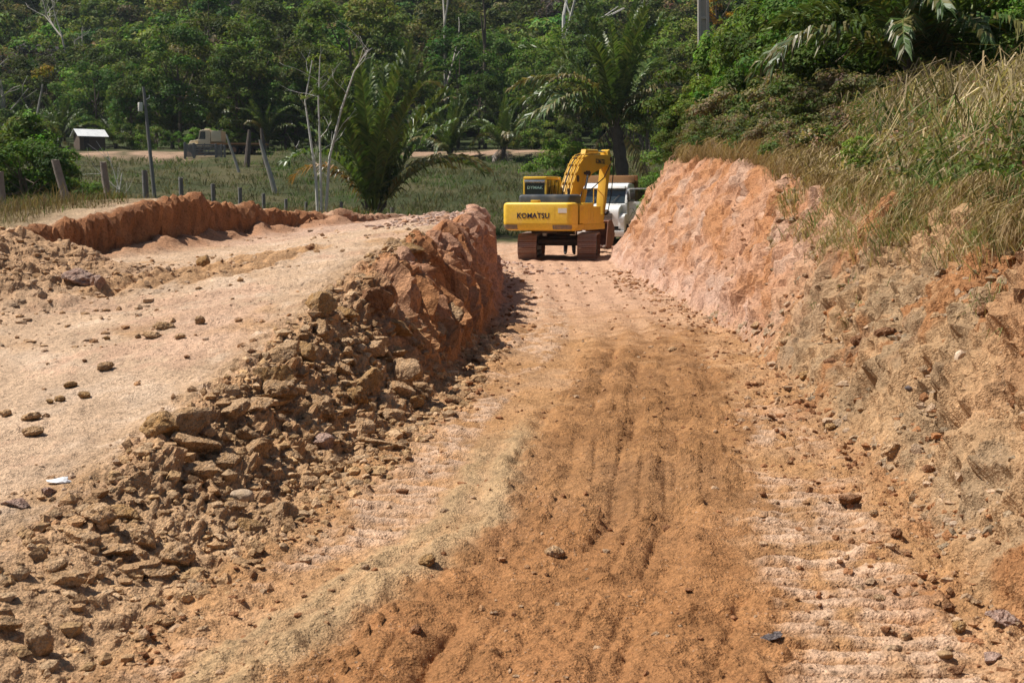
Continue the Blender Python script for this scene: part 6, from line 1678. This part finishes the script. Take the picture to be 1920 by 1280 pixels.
def ico(sub):
    bm = bmesh.new(); bmesh.ops.create_icosphere(bm, subdivisions=sub, radius=1.0)
    v = np.array([x.co[:] for x in bm.verts]); f = np.array([[y.index for y in x.verts] for x in bm.faces]); bm.free()
    return unit(v), f
def rock_shape(seed, sub, cuts=9, rough=.05, soft=0.0):
    rs = np.random.RandomState(seed); d, f = ico(sub)
    nn = unit(rs.normal(size=(cuts, 3)) * np.array((1, 1, 1.2))); off = .42 + .52 * rs.rand(cuts)
    dots = d @ nn.T
    r = np.where(dots > .05, off / np.maximum(dots, .05), 9).min(1)
    r = np.minimum(r, 1.3)
    r = r * (1 - soft) + soft * .9
    r = r * (1 + rough * (fbm(d[:, 0] * 2.2 + seed, d[:, 1] * 2.2 + d[:, 2] * 1.7, 5, seed % 50, .65)) * 2.6)
    return d * r[:, None], f
soil_material('soil_rock', 1.0, 1.0)
ROCK_RGB = {'rock_tan': ((.49, .295, .15), (.56, .365, .21)), 'rock_ochre': ((.43, .245, .10), (.48, .30, .15)), 'rock_pale': ((.52, .37, .24), (.60, .46, .34)),
            'rock_pink': ((.40, .25, .19), (.48, .33, .26)), 'rock_rust': ((.26, .125, .062), (.36, .19, .10)), 'rock_grey': ((.12, .10, .10), (.22, .18, .17))}
_rock_cache = {}
def rock_mesh(kind, mat, round_=False):
    k = (kind, mat, round_)
    if k not in _rock_cache:
        v, f = rock_shape(400 + kind, 4, 7 if not round_ else 14, (.11 if not round_ else .04) if round_ != 'lumpy' else .15, (.0 if not round_ else .55))
        ca, cb = ROCK_RGB[mat]
        t = sstep(-.25, .25, fbm(v[:, 0] * 1.6 + kind, v[:, 1] * 1.6 + v[:, 2], 3, kind))
        me = mesh_np('rock', v, f, 'soil_rock' if round_ is not True else mat, mixc(np.array(ca) * np.ones((len(v), 3)), np.array(cb), t), smooth=True)
        me.set_sharp_from_angle(angle=R(24 if not round_ else 60))
        _rock_cache[k] = me
    return _rock_cache[k]
rr = random.Random(77)
def rock(px, py, wpx, hpx, mat, label, group=None, deep=.9, sink=.5, tilt=None, name='boulder', cat='boulder', rnd_=False, cast=None):
    """a rock whose middle is seen at (px, py) on the ground there"""
    p = hit(px, py + hpx * .35)
    s = p.y / F_PX
    w, h = wpx * s, hpx * s
    o = link(name, rock_mesh(rr.randrange(14), mat, rnd_), label=label, cat=cat, group=group)
    o.location = (p.x, p.y + w * .15, p.z + h * .5 * (1 - sink))
    o.rotation_euler = tilt or (rr.uniform(-.3, .3), rr.uniform(-.3, .3), rr.uniform(0, 6.28))
    if tilt is None:
        z = o.rotation_euler.z
        o.rotation_euler = (rr.uniform(-.25, .25), rr.uniform(-.25, .25), rr.choice((0, math.pi)) + rr.uniform(-.4, .4))
    q_ = rr.uniform(.42, .58)
    o.scale = (w * q_, w * .46 * deep * rr.uniform(.8, 1.2), h * q_)
    return o
CREST = [(690, 556, 88, 66, 'rock_rust'), (600, 572, 62, 52, 'rock_ochre'), (650, 585, 50, 38, 'rock_ochre'), (735, 610, 80, 54, 'rock_ochre'), (533, 660, 70, 46, 'rock_tan'), (502, 706, 78, 56, 'rock_ochre'),
         (425, 765, 78, 40, 'rock_tan'), (360, 832, 104, 76, 'rock_tan'), (548, 852, 54, 42, 'rock_tan'), (187, 972, 66, 46, 'rock_tan'), (240, 962, 56, 48, 'rock_ochre'), (272, 1008, 84, 56, 'rock_tan'),
         (150, 1005, 60, 44, 'rock_tan'), (330, 1042, 66, 56, 'rock_tan'), (215, 1030, 92, 44, 'rock_tan'), (92, 1062, 66, 36, 'rock_tan'), (112, 1084, 80, 34, 'rock_tan'), (300, 1072, 66, 30, 'rock_tan'),
         (610, 765, 70, 56, 'rock_tan'), (680, 800, 50, 42, 'rock_tan'), (772, 750, 44, 34, 'rock_ochre'), (752, 700, 80, 56, 'rock_tan'), (676, 740, 46, 44, 'rock_ochre'), (600, 830, 60, 34, 'rock_pink'),
         (505, 958, 60, 26, 'rock_tan'), (542, 985, 36, 30, 'rock_tan'), (355, 1105, 46, 28, 'rock_tan'), (60, 1205, 60, 70, 'rock_tan'), (10, 1170, 60, 60, 'rock_tan'), (440, 945, 46, 34, 'rock_tan'), (250, 905, 50, 36, 'rock_tan'),
         (575, 905, 40, 26, 'rock_tan'), (430, 870, 56, 40, 'rock_tan'), (470, 820, 50, 36, 'rock_tan'), (700, 655, 60, 40, 'rock_tan'), (640, 690, 54, 40, 'rock_tan'), (560, 730, 54, 40, 'rock_tan'), (820, 560, 40, 34, 'rock_ochre'), (770, 465, 46, 34, 'rock_ochre')]
for px, py, w, h, m in CREST:
    k = {'rock_tan': 'tan', 'rock_ochre': 'ochre', 'rock_rust': 'rust brown', 'rock_pink': 'pinkish'}[m]
    sz = 'large ' if w * h > 3600 else ('small ' if w * h < 1700 else '')
    sh = 'flat ' if w > 1.9 * h else ''
    sec = 'at the low end of the bench edge' if py > 1000 else ('near the long curved slab on the bench edge' if py > 820 else ('in the middle of the rubble slope' if py > 650 else 'on the bench edge above the steep scraped face'))
    rock(px, py, w * .88, h * .88, m, f'{sz}{sh}{k} angular boulder {sec}', f'{k} boulders along the bench edge')
rock(365, 884, 92, 30, 'rock_tan', 'long curved tan slab lying across the bench-edge rubble', tilt=(.1, -.25, .1), name='stone_slab', cat='stone')
rock(455, 930, 54, 40, 'rock_pale', 'rounded pale orange stone in the foot of the rubble slope', name='stone', cat='stone', rnd_=True)
rock(145, 522, 56, 32, 'rock_pink', 'angular pinkish boulder on the spoil pile')
rock(186, 530, 34, 22, 'rock_pink', 'smaller pinkish boulder beside the angular one on the spoil pile')
for px, py, w, h, m in [(285, 629, 36, 16, 'rock_tan'), (335, 631, 22, 14, 'rock_tan'), (258, 631, 12, 12, 'rock_tan'), (195, 688, 34, 20, 'rock_tan'), (55, 783, 46, 18, 'rock_tan'), (60, 808, 48, 24, 'rock_tan'), (10, 775, 26, 18, 'rock_tan'), (300, 802, 46, 16, 'rock_rust'),
                        (375, 600, 22, 22, 'rock_tan'), (305, 612, 34, 16, 'rock_tan'), (200, 634, 12, 10, 'rock_ochre'), (158, 676, 12, 10, 'rock_rust'), (380, 490, 30, 22, 'rock_ochre'), (580, 466, 16, 10, 'rock_rust'), (40, 998, 28, 16, 'rock_tan'), (108, 972, 14, 10, 'rock_rust'), (470, 660, 14, 10, 'rock_rust'), (350, 670, 12, 8, 'rock_rust'),
                        (130, 722, 30, 18, 'rock_ochre'), (112, 748, 24, 15, 'rock_ochre'), (158, 742, 22, 16, 'rock_ochre'), (93, 752, 20, 12, 'rock_ochre')]:
    rock(px, py, w, h, m, 'loose brown clod lying on the pale bench top', 'clods on the bench top', name='clod', cat='clod', sink=.35, rnd_='lumpy')
rock(28, 944, 60, 16, 'rock_pink', 'flat purplish stone half sunk in the pale bench top', name='stone', cat='stone')
rock(92, 922, 34, 14, 'rock_pink', 'small flat purplish stone beside the white scrap', name='stone', cat='stone')
rock(1592, 935, 48, 46, 'rock_rust', 'lone dark brown boulder on the wheel-tracked road edge')
rock(1447, 1194, 40, 14, 'rock_grey', 'flat dark grey stone on the cleat-marked road', name='stone', cat='stone')
rock(1773, 1227, 38, 24, 'rock_ochre', 'rounded ochre clod on the road below the bank', name='clod', cat='clod', rnd_=True)
rock(1795, 1258, 26, 22, 'rock_rust', 'small dark clod beside the rounded ochre one', name='clod', cat='clod')
rock(1884, 1162, 56, 24, 'rock_pink', 'long pale slab at the foot of the bank', name='stone_slab', cat='stone')
rock(1858, 1236, 40, 20, 'rock_pink', 'pale grey stone below the long slab', name='stone', cat='stone')
rock(1789, 981, 16, 15, 'rock_pale', 'small pale round pebble on rust red soil', name='pebble', cat='stone', rnd_=True)
rock(1803, 668, 30, 40, 'rock_pale', 'upright cream boulder stuck in the rust coloured bank', rnd_=True)
rock(1871, 634, 28, 20, 'rock_pale', 'small cream stone above the upright boulder', name='stone', cat='stone')
rock(1635, 683, 30, 20, 'rock_ochre', 'round ochre stone in the sandy bank face', name='stone', cat='stone', rnd_=True)
rock(1704, 730, 18, 14, 'rock_grey', 'smooth grey pebble in the bank face', name='pebble', cat='stone', rnd_=True)
rock(1757, 708, 30, 20, 'rock_ochre', 'yellowish stone near the grey pebble', name='stone', cat='stone')
rock(1690, 842, 74, 28, 'rock_tan', 'broad flat tan clod at the foot of the bank', name='clod', cat='clod')
for px, py, w, h in [(1682, 1000, 26, 26), (1650, 1120, 26, 14), (1700, 1195, 22, 18), (1640, 965, 24, 16), (1740, 880, 24, 18), (1690, 870, 30, 16), (1560, 800, 26, 18), (1620, 770, 24, 16), (1590, 860, 20, 12), (1810, 970, 26, 14), (1780, 1140, 24, 18), (1800, 1180, 30, 24), (1830, 1130, 22, 14), (1510, 705, 30, 22), (1560, 680, 30, 22), (1610, 640, 34, 24), (1660, 625, 44, 26), (1700, 660, 30, 20), (1760, 600, 40, 26), (1850, 585, 40, 26), (1480, 640, 34, 22), (1420, 610, 24, 16), (1260, 655, 22, 10), (1040, 1035, 36, 26), (800, 1050, 44, 26), (780, 1180, 22, 18)]:
    rock(px, py, w, h, rr.choice(('rock_rust', 'rock_tan', 'rock_ochre')), 'loose earth clod along the foot of the cut bank and road', 'clods along the bank foot and road', name='clod', cat='clod', sink=.35, rnd_='lumpy')
# more boulders through the rubble slope
for k in range(60):
    y = 8.0 + 13 * rr.random() ** 1.1
    f = rr.random() ** .8
    fl = float(foot_left(np.array(y))); w_ = float(crest_w(np.array(y)))
    x = fl - w_ * (1.05 - 1.1 * f)
    s = (.05 + .11 * rr.random() ** 2) * (1.0 if y < 13 else 1.15)
    o = link('rubble_stone', rock_mesh(rr.randrange(14), rr.choice(('rock_tan', 'rock_tan', 'rock_ochre'))), label=('fist-sized' if s < .075 else 'head-sized') + ' broken earth lump ' + ('at the low end of the rubble slope' if y < 9 else ('in the middle of the rubble slope' if y < 14 else 'under the steep scraped face')), cat='stone', group='earth lumps on the bench slope')
    o.location = (x, y, float(ground_z(x, y)) + s * .25); o.rotation_euler = (rr.uniform(-.5, .5), rr.uniform(-.5, .5), rr.uniform(0, 6.28)); o.scale = (s * rr.uniform(.8, 1.4), s * rr.uniform(.8, 1.2), s * rr.uniform(.5, .9))

def scatter_clods(name, xy, size, cols, label, sub=1, seed=0):
    rs = np.random.RandomState(seed); n = len(xy)
    protos = [rock_shape(500 + k, sub, 8, .06)[0] for k in range(10)]; f0 = ico(sub)[1]
    nv = len(protos[0]); z = ground_z(xy[:, 0], xy[:, 1])
    pk = rs.randint(10, size=n); a = rs.rand(n) * 6.283
    B = np.array(protos)[pk]
    sx = size[:, None] * np.stack([.8 + .6 * rs.rand(n), .8 + .4 * rs.rand(n), .5 + .4 * rs.rand(n)], 1)
    B = B * sx[:, None, :]
    c, s = np.cos(a)[:, None], np.sin(a)[:, None]
    X = B[..., 0] * c - B[..., 1] * s; Y = B[..., 0] * s + B[..., 1] * c
    V = np.stack([X + xy[:, :1], Y + xy[:, 1:], B[..., 2] + (z + size * .15)[:, None]], -1).reshape(-1, 3)
    Fs = (f0[None] + (np.arange(n) * nv)[:, None, None]).reshape(-1, 3)
    o = link(name, mesh_np(name, V, Fs, 'soil_loose', np.repeat(cols, nv, 0), smooth=False), kind='stuff'); o['label'] = label
soil_material('soil_loose', .7)
def clod_fields():
    rs = np.random.RandomState(91)
    def cols(n, pal): return np.array(pal)[rs.randint(len(pal), size=n)] * (.8 + .4 * rs.rand(n, 1))
    # rubble slope and its foot
    n = 4200; y = 5.6 * np.exp(rs.rand(n) ** .6 * math.log(20 / 5.6)); f = rs.rand(n)
    x = foot_left(y) - crest_w(y) * (1.15 - 1.45 * f) + rs.normal(size=n) * .06
    scatter_clods('rubble', np.stack([x, y], 1), (.012 + .045 * rs.rand(n) ** 3) * (.8 + y / 25), cols(n, [(.47, .29, .15), (.52, .345, .20), (.43, .26, .135), (.51, .32, .16)]), 'small earth crumbs covering the rubble slope of the bench', 1, 1)
    # road, both feet, right talus
    n = 6000; y = 5.4 * np.exp(rs.rand(n) * math.log(40 / 5.4))
    fl, fr = foot_left(y), foot_right(y)
    side = rs.rand(n)
    x = np.where(side < .62, fr + rs.normal(size=n) * .45 - .1, np.where(side < .74, fl + np.abs(rs.normal(size=n)) * .35, fl + (fr - fl) * rs.rand(n)))
    sz = (.008 + .035 * rs.rand(n) ** 4) * (.75 + y / 30) * np.where(side > .74, .75, 1)
    scatter_clods('loose_soil', np.stack([x, y], 1), sz, cols(n, [(.40, .22, .11), (.32, .15, .07), (.46, .30, .18), (.28, .13, .06)]), 'crumbs of loose soil strewn over the road and the bank foot', 1, 2)
    n = 3800; y = 7.5 * np.exp(rs.rand(n) * math.log(24 / 7.5)); fr = foot_right(y); xt, zt = right_top(y)
    x = fr + (xt - fr) * rs.rand(n) ** 1.3 * 1.1
    scatter_clods('bank_crumbs', np.stack([x, y], 1), (.010 + .05 * rs.rand(n) ** 4) * (.75 + y / 30), cols(n, [(.40, .27, .16), (.34, .25, .16), (.38, .18, .08), (.45, .31, .2)]), 'crumbly soil lumps on the near face of the cut bank', 1, 3)
    # bench top
    n = 4200; y = 6.0 * np.exp(rs.rand(n) * math.log(38 / 6.0)); cx = foot_left(y) - crest_w(y)
    x = cx - rs.rand(n) * np.minimum(.46 * y, 9)
    t = fbm(x * .55, y * .4, 3, 60) + .5 * fbm(x * 1.7, y * 1.7, 2, 61); k = (t > .16) | (rs.rand(n) < .08); k &= x > wall_x(y) + .3
    x, y = x[k], y[k]; n = len(x)
    scatter_clods('bench_crumbs', np.stack([x, y], 1), (.008 + .035 * rs.rand(n) ** 4) * (.75 + y / 28), cols(n, [(.46, .29, .16), (.52, .36, .24), (.40, .22, .11), (.34, .20, .11)]), 'small earth crumbs lying on the bench top', 1, 4)
    # spoil pile and pit edge, far debris
    n = 3000; x = -7.0 + rs.normal(size=n) * 1.7; y = 17.6 + rs.normal(size=n) * 2.3; k = (x > wall_x(y) + .2)
    x, y = x[k], y[k]; n = len(x)
    scatter_clods('spoil_crumbs', np.stack([x, y], 1), .010 + .06 * rs.rand(n) ** 4, cols(n, [(.48, .30, .17), (.42, .25, .13), (.52, .35, .22)]), 'lumps of loose earth covering the spoil pile', 1, 5)
    n = 1500; y = 26 + 18 * rs.rand(n); x = np.where(y < 38, foot_left(y) - crest_w(y) - np.abs(rs.normal(size=n)) * .8 + .2, foot_left(y) + rs.normal(size=n) * 1.6 - 1.0)
    scatter_clods('berm_crumbs', np.stack([x, y], 1), .03 + .09 * rs.rand(n) ** 3, cols(n, [(.5, .34, .26), (.46, .27, .17), (.54, .38, .3)]), 'pinkish earth lumps on the crest and end of the bench', 1, 6)
clod_fields()

# white scrap on the bench
p = hit(112, 905)
plain('scrap_white', (.8, .8, .8), .5, scale=9.0)
v, f = rock_shape(611, 2, 5, .3)
o = link('paper_scrap', mesh_np('paper_scrap', v * np.array((.075, .045, .02)), f, 'scrap_white', smooth=False), label='crumpled white scrap lying on the pale bench top', cat='litter')
o.location = (p.x, p.y, p.z + .012)

# ------------------------------------------------------------------ haze over the hillside
m, nt, out = new_mat('haze_air')
vol = N(nt, 'ShaderNodeVolumePrincipled')
vol.inputs['Color'].default_value = (.80, .88, 1.0, 1)
vol.inputs['Density'].default_value = 0.0001
vol.inputs['Anisotropy'].default_value = 0.2
nt.links.new(vol.outputs[0], out.inputs['Volume'])
hz = MB().box(-760, 760, -40, 960, -1.5, 262).mesh('haze', 'haze_air')
link('haze', hz, kind='stuff')
SC.cycles.volume_bounces = 0
